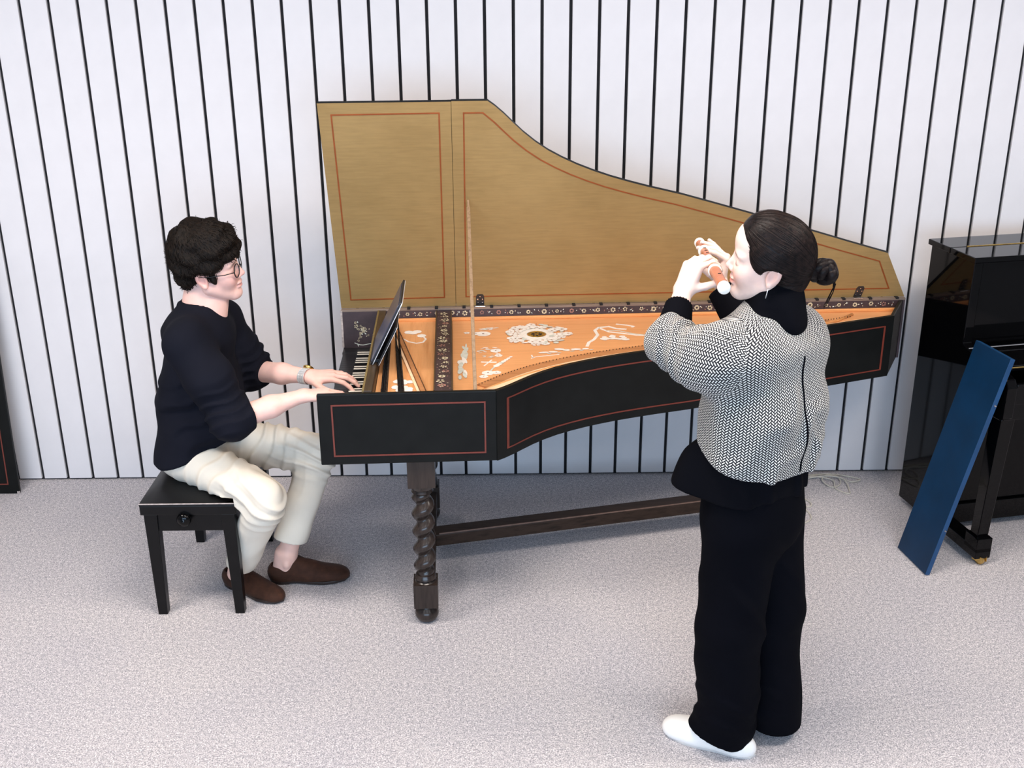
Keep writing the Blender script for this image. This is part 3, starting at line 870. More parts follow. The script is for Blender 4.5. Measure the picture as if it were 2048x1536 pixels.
def blue_board():
    B0 = Vector((1.494, -0.699, 0.002)); B1 = Vector((1.527, -0.908, 0.002))
    T0 = Vector((1.694, -0.667, 0.850)); T1 = Vector((1.733, -0.874, 0.849))
    n = (T0 - B0).cross(B1 - B0).normalized()
    if n.y > 0 and n.x > 0: n = -n
    th = 0.019
    e = (B1 - B0).normalized()
    up = (T0 - B0).normalized()
    nb = e.cross(up).normalized()
    if nb.x < 0: nb = -nb          # towards the piano
    o = nb * th
    mb = MB().add([B0, B1, T1, T0, B0 + o, B1 + o, T1 + o, T0 + o], [(0, 1, 2, 3), (7, 6, 5, 4), (0, 4, 5, 1), (1, 5, 6, 2), (2, 6, 7, 3), (3, 7, 4, 0)])
    mb.v = [(x, y, z - min(q[2] for q in mb.v) + 0.001) for x, y, z in mb.v]
    t = mb.build('blue_board', M['blue'], None, bevel=0.0012)
    t.data.materials.append(M['blueedge'])
    for p in t.data.polygons:
        if abs(p.normal.dot(nb)) < 0.5: p.material_index = 1
    tag(t, 'narrow dark blue board leaning against the black piano', 'board')
    s = MB()
    for k in (0.22, 0.80):
        c = B1.lerp(T1, k) + nb * th * 0.5
        s.lathe([(0.004, 0), (0.004, 0.003), (0.002, 0.007)], 8, c, e)
    tag(s.build('dowel_pins', M['chrome'], t), kind='stuff')
blue_board()

def leaning_lid():
    """black instrument lid with a red line, leaning on the wall at the left edge"""
    t = empty('leaning_lid', (-2.18, -0.118, 0), 0, 'black panel with a red line leaning on the wall at the far left', 'panel')
    ang = math.atan2(0.095, 1.62)
    up = Vector((0, math.sin(ang), math.cos(ang))); nr = Vector((0, -math.cos(ang), math.sin(ang)))
    def pt(x, h, o): return Vector((x, 0, 0)) + up * h + nr * o
    o0, o1 = 0.0, 0.018
    w, h = 0.86, 1.62
    mb = MB().hexa([pt(-w, 0, o1), pt(0, 0, o1), pt(0, 0, o0), pt(-w, 0, o0), pt(-w, h, o1), pt(0, h, o1), pt(0, h, o0), pt(-w, h, o0)])
    mb.v = [(x, y, max(z, 0.001)) for x, y, z in mb.v]
    mb.build('board', M['case'], t, bevel=0.003)
    MB().strip([pt(x, q, o1) for x, q in ((-0.045, 0.045), (-0.045, h - 0.05), (-w + 0.05, h - 0.05), (-w + 0.05, 0.045))], 0.005, nr, 0.001, True).build('red_line', M['redline'], t)
    MB().box(-0.010, 0.0006, -0.0185, -0.012, 0.0, 0.012).build('worn_corner', M['worn'], t)
leaning_lid()

def stool():
    t = empty('piano_stool', (-1.137, -0.835, 0), 0, 'black adjustable piano stool with padded leather seat', 'stool')
    hx, hy = 0.163, 0.295
    seat = MB()
    # padded seat: rounded slab with a soft top
    n = 10
    vs = []; fs = []
    for i in range(n + 1):
        for j in range(n + 1):
            x = -hx + 2 * hx * i / n; y = -hy + 2 * hy * j / n
            ex = 1 - abs(2 * i / n - 1) ** 6; ey = 1 - abs(2 * j / n - 1) ** 6
            vs.append((x, y, 0.448 + 0.020 * min(1, ex * ey * 1.2) ** 0.6))
    for i in range(n):
        for j in range(n):
            a = i * (n + 1) + j
            fs.append((a, a + n + 1, a + n + 2, a + 1))
    seat.add(vs, fs).box(-hx, hx, -hy, hy, 0.440, 0.448)
    autosmooth(seat.build('seat', M['leather'], t), 50)
    MB().tube([(-hx, -hy - 0.001, 0.4485), (hx, -hy - 0.001, 0.4485)], 0.0022, 6).build('piping', M['worn'], t)
    MB().box(-hx, hx, -hy, hy, 0.405, 0.441).build('seat_frame', M['stoolblack'], t, bevel=0.003)
    f = MB()
    f.box(-hx + 0.02, hx - 0.02, -hy + 0.018, -hy + 0.038, 0.335, 0.400).box(-hx + 0.02, hx - 0.02, hy - 0.038, hy - 0.018, 0.335, 0.400)
    f.box(-hx + 0.014, -hx + 0.034, -hy + 0.03, hy - 0.03, 0.335, 0.400).box(hx - 0.034, hx - 0.014, -hy + 0.03, hy - 0.03, 0.335, 0.400)
    f.build('apron', M['stoolblack'], t, bevel=0.002)
    for sx in (-1, 1):
        for sy in (-1, 1):
            x, y = sx * (hx - 0.030), sy * (hy - 0.034)
            a, c = 0.023, 0.0165
            dx = sx * 0.004
            MB().hexa([(x - c + dx, y - c, 0), (x + c + dx, y - c, 0), (x + c + dx, y + c, 0), (x - c + dx, y + c, 0),
                       (x - a, y - a, 0.402), (x + a, y - a, 0.402), (x + a, y + a, 0.402), (x - a, y + a, 0.402)]).build('leg', M['stoolblack'], t, bevel=0.002)
    for sy in (-1, 1):
        y = sy * (hy - 0.018)
        MB().lathe([(0.008, 0.0), (0.008, 0.012), (0.020, 0.014), (0.0245, 0.020), (0.0245, 0.030), (0.020, 0.037), (0.010, 0.041), (0.0, 0.042)], 22, (-0.013, y, 0.392), (0, sy, 0)).build('height_knob', M['lacquer'], t, True)
stool()

def cable():
    R = random.Random(11)
    mb = MB()
    def ctrl(pts, n=10, r=0.0032):
        pts = [Vector(p) for p in pts]
        out = []
        for i in range(len(pts) - 1):
            p0 = pts[max(i - 1, 0)]; p1 = pts[i]; p2 = pts[i + 1]; p3 = pts[min(i + 2, len(pts) - 1)]
            for k in range(n):
                t = k / n
                out.append(0.5 * ((2 * p1) + (p2 - p0) * t + (2 * p0 - 5 * p1 + 4 * p2 - p3) * t * t + (3 * p1 - p0 - 3 * p2 + p3) * t ** 3))
        out.append(pts[-1])
        mb.tube(out, r, 6)
    z = 0.0035
    ctrl([(1.10, -0.10, z), (1.22, -0.06, z), (1.34, -0.035, z), (1.42, -0.03, z), (1.50, -0.06, z), (1.535, -0.09, z), (1.49, -0.11, z), (1.46, -0.08, z), (1.40, -0.05, 0.010), (1.36, -0.10, 0.009), (1.385, -0.16, z), (1.43, -0.135, z), (1.44, -0.08, 0.01), (1.40, -0.045, 0.012), (1.30, -0.055, z), (1.15, -0.09, z)])
    ctrl([(1.20, -0.08, 0.010), (1.32, -0.065, 0.010), (1.405, -0.10, 0.009), (1.40, -0.175, z), (1.44, -0.225, z), (1.455, -0.195, z), (1.455, -0.10, 0.012), (1.38, -0.07, 0.014), (1.25, -0.09, z)])
    ctrl([(1.17, -0.20, z), (1.22, -0.24, z), (1.255, -0.31, z), (1.235, -0.345, z), (1.20, -0.30, z), (1.18, -0.24, 0.01), (1.19, -0.17, z)])
    ctrl([(1.16, -0.28, z), (1.205, -0.33, z), (1.225, -0.42, z), (1.205, -0.47, z), (1.16, -0.50, z)])
    o = mb.build('power_cable', M['cable'], None, True)
    tag(o, 'loose loops of pale cable lying on the carpet by the wall', 'cable')
cable()
# ------------------------------------------------------------------ sculpting kit (distance fields -> one smooth mesh)
def vec(*a): return np.array(a, dtype=np.float64)
def unit(a): a = np.asarray(a, float); return a / np.linalg.norm(a)
def frame(f, up):
    f = unit(f); up = np.asarray(up, float); up = unit(up - f * (up @ f)); return f, up, np.cross(up, f)   # forward, up, left

class SDF:
    def __init__(s): s.p = []
    def _add(s, lo, hi, fn, k, op): s.p.append((np.asarray(lo), np.asarray(hi), fn, k, op)); return s
    def cone(s, a, b, ra, rb=None, k=0.01, op=1):
        a, b = vec(*a), vec(*b); rb = ra if rb is None else rb
        ab = b - a; L2 = max(ab @ ab, 1e-12)
        def fn(P):
            q = P - a; t = np.clip(q @ ab / L2, 0, 1)
            return np.linalg.norm(q - t[:, None] * ab, axis=1) - (ra + (rb - ra) * t)
        r = max(ra, rb)
        return s._add(np.minimum(a, b) - r, np.maximum(a, b) + r, fn, k, op)
    def chain(s, pts, rad, k=0.01):
        for i in range(len(pts) - 1): s.cone(pts[i], pts[i + 1], rad[i], rad[i + 1], k)
        return s
    def ell(s, c, r, k=0.01, op=1, R=None):
        c, r = vec(*c), vec(*r)
        Rm = np.eye(3) if R is None else np.array(R)      # rows are the ellipsoid's axes
        def fn(P):
            q = (P - c) @ Rm.T
            k0 = np.linalg.norm(q / r, axis=1); k1 = np.linalg.norm(q / (r * r), axis=1) + 1e-9
            return k0 * (k0 - 1) / k1
        m = r.max() if R is not None else r
        return s._add(c - m, c + m, fn, k, op)
    def econe(s, a, b, ra, rb, xdir, k=0.02, op=1):
        """limb of elliptical section: ra/rb = (radius along xdir, radius across) at each end"""
        a, b = vec(*a), vec(*b); w = b - a; L = np.linalg.norm(w); w = w / L
        x = np.asarray(xdir, float); x = unit(x - w * (x @ w)); y = np.cross(w, x)
        ra, rb = vec(*ra), vec(*rb)
        def fn(P):
            q = P - a; z = q @ w; t = np.clip(z / L, 0, 1)
            r = ra + (rb - ra) * t[:, None]; m = r.min(axis=1)
            ex = z - t * L
            return (np.sqrt(((q @ x) / r[:, 0]) ** 2 + ((q @ y) / r[:, 1]) ** 2 + (ex / m) ** 2) - 1) * m
        r = max(ra.max(), rb.max())
        return s._add(np.minimum(a, b) - r, np.maximum(a, b) + r, fn, k, op)
    def sub(s, other, k=0.01, op=1):
        lo, hi = other.bounds(); return s._add(lo, hi, other.at, k, op)
    def cut(s, pt, n, k=0.0):
        """keep the side of the plane opposite to n"""
        pt, n = vec(*pt), unit(n)
        return s._add(vec(-9, -9, -9), vec(9, 9, 9), lambda P: (P - pt) @ n, k, 0)
    def warp(s, fn):
        return s._add(vec(-9, -9, -9), vec(9, 9, 9), fn, 0, 2)
    def bounds(s):
        pos = [q for q in s.p if q[4] == 1]
        return np.min([q[0] - q[3] for q in pos], axis=0), np.max([q[1] + q[3] for q in pos], axis=0)
    @staticmethod
    def _comb(D, d, k, op):
        if op == 1:
            if k <= 0: return np.minimum(D, d)
            h = np.clip(0.5 + 0.5 * (D - d) / k, 0, 1)
            return D * (1 - h) + d * h - k * h * (1 - h)
        if op == -1: d = -d
        if k <= 0: return np.maximum(D, d)
        h = np.clip(0.5 - 0.5 * (D - d) / k, 0, 1)
        return D * (1 - h) + d * h + k * h * (1 - h)
    def at(s, P):
        D = np.full(len(P), 1.0)
        for lo, hi, fn, k, op in s.p:
            if op == 2: D = D + fn(P)
            else: D = s._comb(D, fn(P), k, op)
        return D
    def grad(s, P, e=0.0015):
        g = np.stack([s.at(P + vec(*d)) - s.at(P - vec(*d)) for d in ((e, 0, 0), (0, e, 0), (0, 0, e))], 1)
        return g / (np.linalg.norm(g, axis=1, keepdims=True) + 1e-9)
    def project(s, P, it=6, off=0.0):
        for _ in range(it):
            P = P - s.grad(P) * ((s.at(P) - off)[:, None] * 0.9)
        return P
    def mesh(s, h):
        lo, hi = s.bounds(); lo = lo - 2.5 * h; hi = hi + 2.5 * h
        n = np.ceil((hi - lo) / h).astype(int) + 1
        ax = [lo[i] + h * np.arange(n[i]) for i in range(3)]
        D = np.full(tuple(n), 0.2)
        for a, b, fn, k, op in s.p:
            if op == 1:
                m = k + 4 * h
                i0 = np.clip(np.floor((a - m - lo) / h).astype(int), 0, n); i1 = np.clip(np.ceil((b + m - lo) / h).astype(int) + 1, 0, n)
                if np.any(i1 <= i0): continue
                sl = tuple(slice(i0[i], i1[i]) for i in range(3))
                g = np.stack(np.meshgrid(*[ax[i][sl[i]] for i in range(3)], indexing='ij'), -1).reshape(-1, 3)
                D[sl] = s._comb(D[sl].ravel(), fn(g), k, op).reshape(D[sl].shape)
            else:
                act = np.nonzero(np.abs(D) < 0.06) if op == 2 else np.nonzero(D < max(k, 0) + 4 * h)
                g = np.stack([ax[i][act[i]] for i in range(3)], 1)
                D[act] = D[act] + fn(g) if op == 2 else s._comb(D[act], fn(g), k, op)
        return surface_nets(D, lo, h)

def surface_nets(D, lo, h):
    nx, ny, nz = D.shape
    ins = D < 0
    cnt = np.zeros((nx - 1, ny - 1, nz - 1), np.int8)
    corners = [(i, j, k) for i in (0, 1) for j in (0, 1) for k in (0, 1)]
    for i, j, k in corners: cnt += ins[i:nx - 1 + i, j:ny - 1 + j, k:nz - 1 + k]
    I, J, K = np.nonzero((cnt > 0) & (cnt < 8))
    val = np.stack([D[I + i, J + j, K + k] for i, j, k in corners], 1)
    cc = np.array(corners, float)
    acc = np.zeros((len(I), 3)); num = np.zeros(len(I))
    for a in range(8):
        for b in range(a + 1, 8):
            if abs(cc[a] - cc[b]).sum() != 1: continue
            x = (val[:, a] < 0) != (val[:, b] < 0)
            t = np.where(x, val[:, a] / np.where(x, val[:, a] - val[:, b], 1), 0)
            acc += np.where(x[:, None], cc[a] + t[:, None] * (cc[b] - cc[a]), 0); num += x
    V = lo + h * (np.stack([I, J, K], 1) + acc / num[:, None])
    idx = np.full((nx - 1, ny - 1, nz - 1), -1, np.int64); idx[I, J, K] = np.arange(len(I))
    F = []
    for axis in range(3):
        u, v = [(1, 2), (2, 0), (0, 1)][axis]
        sl0 = [slice(None)] * 3; sl1 = [slice(None)] * 3
        sl0[axis] = slice(0, -1); sl1[axis] = slice(1, None)
        A = ins[tuple(sl0)]; B = ins[tuple(sl1)]
        e = np.stack(np.nonzero(A != B), 1)
        e = e[(e[:, u] > 0) & (e[:, v] > 0) & (e[:, u] < D.shape[u] - 1) & (e[:, v] < D.shape[v] - 1)]
        if not len(e): continue
        du = np.zeros(3, int); du[u] = 1; dv = np.zeros(3, int); dv[v] = 1
        q = [e - du - dv, e - dv, e, e - du]
        ids = np.stack([idx[c[:, 0], c[:, 1], c[:, 2]] for c in q], 1)
        fl = ~A[e[:, 0], e[:, 1], e[:, 2]]
        ids[fl] = ids[fl][:, ::-1]
        F.append(ids[(ids >= 0).all(1)])
    return V, np.concatenate(F)

class Skin:
    """several sculpted pieces gathered into one mesh with a painted tint"""
    def __init__(s): s.V = []; s.F = []; s.C = []; s.n = 0
    def add(s, VF, col):
        V, F = VF
        s.V.append(V); s.F.append(F + s.n)
        c = np.asarray(col, float)
        if c.ndim == 1: c = np.tile(c, (len(V), 1))
        s.C.append(c); s.n += len(V)
    def build(s, name, mat, parent=None, uv=None):
        V = np.concatenate(s.V); F = np.concatenate(s.F); C = np.concatenate(s.C)
        o = np_mesh(name, V, F, mat, parent)
        at = o.data.color_attributes.new('tint', 'FLOAT_COLOR', 'POINT')
        at.data.foreach_set('color', np.concatenate([C, np.ones((len(C), 1))], 1).astype(np.float32).ravel())
        return o

def np_mesh(name, V, F, mat, parent=None, smooth=True):
    me = bpy.data.meshes.new(name)
    me.vertices.add(len(V)); me.vertices.foreach_set('co', np.ascontiguousarray(V, dtype=np.float32).ravel())
    k = F.shape[1]
    me.loops.add(F.size); me.loops.foreach_set('vertex_index', np.ascontiguousarray(F, dtype=np.int32).ravel())
    me.polygons.add(len(F)); me.polygons.foreach_set('loop_start', np.arange(0, F.size, k, dtype=np.int32))
    me.update(calc_edges=True); me.validate()
    me.materials.append(mat)
    if smooth: me.polygons.foreach_set('use_smooth', np.ones(len(me.polygons), dtype=bool))
    o = bpy.data.objects.new(name, me); COL.objects.link(o)
    if parent is not None: o.parent = parent
    return o

def waves(seed, n, lo, hi, amp):
    """soft random ripples: a sum of sines in random directions with wavelengths lo..hi metres"""
    R = np.random.RandomState(seed)
    d = R.normal(size=(n, 3)); d /= np.linalg.norm(d, axis=1, keepdims=True)
    w = 2 * np.pi / R.uniform(lo, hi, n); ph = R.uniform(0, 6.28, n); a = R.uniform(.5, 1, n)
    a = a / a.sum() * amp * 2.2
    return lambda P: (np.sin(P @ (d * w[:, None]).T + ph) * a).sum(1)

def folds(p, axis, lo, hi, wl, amp, seed=0, tilt=(0, 0, 0)):
    """creases across a limb: ripples along 'axis', strongest between lo and hi (metres from p)"""
    p = vec(*p); ax = unit(axis); tl = np.asarray(tilt, float)
    def fn(P):
        q = P - p; t = q @ ax
        e = np.exp(-(((t - (lo + hi) / 2) / ((hi - lo) / 2 + 1e-6)) ** 2) * 1.2)
        near = np.exp(-np.maximum(0, np.linalg.norm(q - t[:, None] * ax, axis=1) - 0.12) ** 2 / 0.002)
        ph = t * 2 * np.pi / wl + q @ tl + 1.3 * np.sin(q @ vec(31, 23, 17) + seed)
        return e * near * amp * 0.5 * (np.sin(ph) + 0.35 * np.sin(2 * ph + 0.8))
    return fn

def strands(field, starts, dirs, steps, step, w, mat, name, parent, lift=0.0015, seed=0, target=None, curl=0.0, stick=True, taper=True):
    """thin tapered hair locks that follow the surface of a field"""
    R = np.random.RandomState(seed)
    P = field.project(np.array(starts, float), 5, lift)
    d = np.array(dirs, float); N = len(P)
    path = [P.copy()]; nor = [field.grad(P)]
    for i in range(steps):
        if target is not None:
            d = target(P, d, i)
        d = d + R.normal(size=d.shape) * curl
        if stick:
            g = field.grad(P); d = d - g * (d * g).sum(1, keepdims=True)
        d = d / (np.linalg.norm(d, axis=1, keepdims=True) + 1e-9)
        P = P + d * step
        if stick: P = field.project(P, 2, lift)
        path.append(P.copy()); nor.append(field.grad(P) if stick else nor[-1])
    path = np.stack(path, 1); nor = np.stack(nor, 1)           # N, S, 3
    tan = np.gradient(path, axis=1)
    side = np.cross(tan, nor); side /= np.linalg.norm(side, axis=2, keepdims=True) + 1e-9
    S = steps + 1
    t = np.linspace(0, 1, S)
    ww = w * (np.sin(np.pi * np.clip(t * 0.85 + 0.12, 0, 1)) if taper else np.ones(S))
    ww = ww[None, :, None] * R.uniform(.6, 1.3, (N, 1, 1))
    a = path - side * ww; b = path + side * ww; c = path + nor * ww * 0.9
    V = np.stack([a, c, b], 2).reshape(-1, 3)                     # N, S, 3 verts
    base = (np.arange(N)[:, None] * S + np.arange(S - 1)[None, :]).ravel() * 3
    F = np.concatenate([np.stack([base, base + 1, base + 4, base + 3], 1), np.stack([base + 1, base + 2, base + 5, base + 4], 1)])
    return np_mesh(name, V, F, mat, parent)

# ------------------------------------------------------------------ heads and hands
def head_field(female):
    """local frame: x forward, y left, z up, origin between the ears"""
    s = SDF()
    if female: s.ell((-0.003, 0, 0.043), (0.091, 0.073, 0.083), 0.02)
    else: s.ell((-0.008, 0, 0.048), (0.098, 0.075, 0.088), 0.02)
    s.ell((0.035, 0, -0.015), (0.062, 0.061, 0.082), 0.03)
    s.ell((0.060, 0, 0.062), (0.042, 0.052, 0.045), 0.03)          # forehead
    jw = 0.046 if female else 0.053
    for y in (-1, 1):
        s.cone((0.006, y * jw, -0.045), (0.066, y * 0.019, -0.090), 0.021 if female else 0.022, 0.017, 0.03)
        s.ell((0.066, y * 0.034, -0.022), (0.026, 0.026, 0.028), 0.025)
        s.ell((0.078, y * 0.028, 0.026), (0.016, 0.024, 0.009), 0.016)   # brow
    s.ell((0.076, 0, -0.092), (0.017, 0.020, 0.017), 0.02)         # chin
    for y in (-1, 1):
        s.ell((0.098, y * 0.031, 0.006), (0.011, 0.016, 0.0095), 0.012, -1)
        s.ell((0.0785, y * 0.031, 0.004), (0.0135, 0.0155, 0.0115), 0.004)
    nl = 0.1095
    s.cone((0.086, 0, 0.024), (nl, 0, -0.022), 0.0065, 0.0078, 0.012)
    s.ell((nl - 0.004, 0, -0.024), (0.0095, 0.0095, 0.0078), 0.006)
    for y in (-1, 1): s.ell((nl - 0.014, y * 0.0115, -0.029), (0.0105, 0.0065, 0.0075), 0.006)
    s.ell((0.0915, 0, -0.0525), (0.0105, 0.021, 0.0062), 0.006)
    s.ell((0.0900, 0, -0.0655), (0.0105, 0.018, 0.0068), 0.006)
    s.ell((0.105, 0, -0.0590), (0.008, 0.023, 0.0017), 0.003, -1)
    ce, se = math.cos(0.25), math.sin(0.25)
    for y in (-1, 1):
        Re = [(ce, 0, se), (0, 1, 0), (-se, 0, ce)]
        s.ell((-0.006, y * 0.076, -0.002), (0.0185, 0.0085, 0.031), 0.005, 1, Re)
        s.ell((-0.003, y * 0.084, 0.001), (0.0105, 0.0065, 0.019), 0.004, -1, Re)
        s.ell((0.001, y * 0.081, -0.026), (0.008, 0.005, 0.008), 0.004)
    return s

def place(VF, O, F, U, scale):
    f, u, l = frame(F, U)
    V, Fc = VF
    return vec(*O) + scale * (V[:, :1] * f + V[:, 1:2] * l + V[:, 2:] * u), Fc

def head_tint(V, base, lips, blush, brow, female):
    c = np.tile(np.array(base), (len(V), 1))
    def blend(w, col): 
        nonlocal c
        c = c * (1 - w[:, None]) + np.array(col) * w[:, None]
    x, y, z = V.T
    blend(0.55 * np.exp(-((np.abs(y) - .042) / .022) ** 2 - ((z + .025) / .022) ** 2) * (x > .02), blush)
    blend(0.5 * np.exp(-(y / .014) ** 2 - ((z + .022) / .014) ** 2) * (x > .09), blush)
    blend(0.6 * np.exp(-((np.abs(y) - .080) / .012) ** 2 - ((z + .002) / .03) ** 2) * (x < .02), blush)
    blend(0.92 * np.clip(1.5 - np.sqrt((y / .021) ** 2 + ((z + .059) / .0105) ** 2) * 1.2, 0, 1) * (x > .078), lips)
    ang = (np.abs(y) - .030)
    zc = 0.026 - 0.25 * np.maximum(ang - .006, 0)
    blend(0.85 * np.exp(-(ang / .016) ** 4 - ((z - zc) / .0042) ** 2) * (x > .05), brow)
    blend(0.85 * np.exp(-(ang / .0145) ** 4 - ((z - (-.0045 + 20 * (ang) ** 2)) / .0022) ** 2) * (x > .06), brow)
    return c

def hand_field(s, W, F, D, right, curls, spread=(0.10, 0.02, -0.06, -0.16), scale=1.0, thumb=None, fore=None, fr=(0.027, 0.042)):
    """adds hand (and forearm) to a field. F fingers' direction, D out of the back of the hand"""
    W = vec(*W); F = unit(F); D = unit(np.asarray(D, float) - F * (np.asarray(D, float) @ F))
    S = np.cross(F, D) * (-1 if right else 1)      # towards the thumb
    k = scale
    offs = (0.029, 0.0095, -0.0105, -0.0290); fwd = (0.090, 0.094, 0.089, 0.080)
    lens = ((0.043, 0.026, 0.021), (0.047, 0.030, 0.022), (0.043, 0.027, 0.021), (0.034, 0.021, 0.019))
    tips = []
    for i in range(4):
        kn = W + k * (F * fwd[i] + S * offs[i] + D * (0.004 if i in (1, 2) else 0.0))
        s.cone(W + k * (S * offs[i] * 0.55 + F * 0.008), kn, 0.0150 * k, 0.0118 * k, 0.010 * k)
        d = unit(F + S * spread[i]); p = kn
        a = 0.0
        rr = (0.0100, 0.0088, 0.0080, 0.0068) if i < 3 else (0.0088, 0.0077, 0.0070, 0.0060)
        side = np.cross(d, D)
        for j in range(3):
            a += curls[i][j]
            dj = math.cos(a) * d - math.sin(a) * D
            q = p + k * lens[i][j] * dj
            s.cone(p, q, rr[j] * k, rr[j + 1] * k, 0.0025 * k)
            p = q
        tips.append(p)
    s.ell(W + k * (F * 0.045 - D * 0.006), (0.05 * k, 0.036 * k, 0.014 * k), 0.012 * k, 1, [F, S, D])
    th = thumb or ((0.62, 0.62, -0.30), (0.86, 0.42, -0.22), (0.95, 0.20, -0.22))
    p = W + k * (F * 0.018 + S * 0.020 - D * 0.006)
    r = (0.0155, 0.0115, 0.0100, 0.0078)
    for j, L in enumerate((0.046, 0.033, 0.027)):
        d = unit(F * th[j][0] + S * th[j][1] + D * th[j][2])
        q = p + k * L * d
        s.cone(p, q, r[j] * k, r[j + 1] * k, (0.012 if j == 0 else 0.003) * k)
        p = q
    tips.append(p)
    if fore is not None:
        E = vec(*fore)
        s.econe(W + F * 0.01, W * 0.55 + E * 0.45, (fr[0] * 1.0, fr[0] * 0.78), (fr[1] * .92, fr[1] * .85), S, 0.015)
        s.econe(W * 0.55 + E * 0.45, E, (fr[1] * .92, fr[1] * .85), (fr[1], fr[1]), S, 0.02)
    return tips

# ------------------------------------------------------------------ skin, hair and cloth materials
def skin_mat(name, rough=0.45):
    t = NT(name)
    a = t.node('ShaderNodeAttribute', attribute_name='tint')
    n = t.noise(t.coord(), 40, 3)
    v = t.ramp(n, [(0.3, (0.95, 0.94, 0.94)), (0.7, (1.04, 1.03, 1.03))])
    c = t.mixc(1.0, a.outputs[0], v, 'MULTIPLY')
    return t.set(c, rough, sss=0.12, spec=0.35)
def cloth(name, col, rough=0.85, sheen=0.0, scale=420, bump=0.25, var=0.12, spec=0.1):
    t = NT(name)
    v = t.coord()
    n = t.noise(v, 6, 3); f = t.noise(v, scale, 2, 0.7)
    c = t.ramp(n, [(0.3, tuple(x * (1 - var) for x in col)), (0.7, tuple(x * (1 + var) for x in col))])
    t.bump(f, bump, 0.0008)
    return t.set(c, rough, sheen=sheen, spec=spec)
def hair_mat(name, dark, light, rough=0.38):
    t = NT(name)
    n = t.noise(t.coord(), 90, 4)
    c = t.ramp(n, [(0.3, dark), (0.75, light)])
    t.bump(t.noise(t.coord(), 160, 3), 0.5, 0.002)
    return t.set(c, rough, spec=0.12)
def weave_mat():
    """white dashes on black laid in a herringbone, from the garment's own cloth coordinates"""
    t = NT('black_white_basketweave')
    uv = t.node('ShaderNodeUVMap', uv_map='cloth')
    sep = t.node('ShaderNodeSeparateXYZ'); t.link(uv.outputs[0], sep.inputs[0])
    cell = 0.0053
    x = t.math('MULTIPLY', sep.outputs[0], 0.7071 / cell); y = t.math('MULTIPLY', sep.outputs[1], 0.7071 / cell)
    u = t.math('ADD', x, y); v = t.math('SUBTRACT', y, x)
    i = t.math('FLOOR', u); j = t.math('FLOOR', v)
    fu = t.math('SUBTRACT', u, i); fv = t.math('SUBTRACT', v, j)
    k = t.math('FLOORED_MODULO', t.math('SUBTRACT', i, j), 4.0)
    hor = t.math('LESS_THAN', k, 1.5)
    lx_h = t.math('ADD', fu, k); ly_h = fv                       # 0..2 x 0..1
    lx_v = t.math('ADD', fv, t.math('SUBTRACT', 3.0, k)); ly_v = fu
    def mix(a, b): # hor ? a : b
        return t.math('ADD', t.math('MULTIPLY', a, hor), t.math('MULTIPLY', b, t.math('SUBTRACT', 1.0, hor)))
    lx = mix(lx_h, lx_v); ly = mix(ly_h, ly_v)
    dx = t.math('MINIMUM', lx, t.math('SUBTRACT', 2.0, lx)); dy = t.math('MINIMUM', ly, t.math('SUBTRACT', 1.0, ly))
    ed = t.math('MINIMUM', dx, dy)
    m = t.node('ShaderNodeMapRange'); m.inputs[1].default_value = 0.21; m.inputs[2].default_value = 0.29
    t.link(ed, m.inputs[0])
    w = t.ramp(t.noise(t.coord(), 300, 2), [(0.3, (0.60, 0.58, 0.54)), (0.7, (0.84, 0.82, 0.77))])
    c = t.mixc(m.outputs[0], (0.008, 0.009, 0.014), w)
    t.bump(m.outputs[0], 0.5, 0.0012)
    return t.set(c, 0.85, sheen=0.1, spec=0.15)
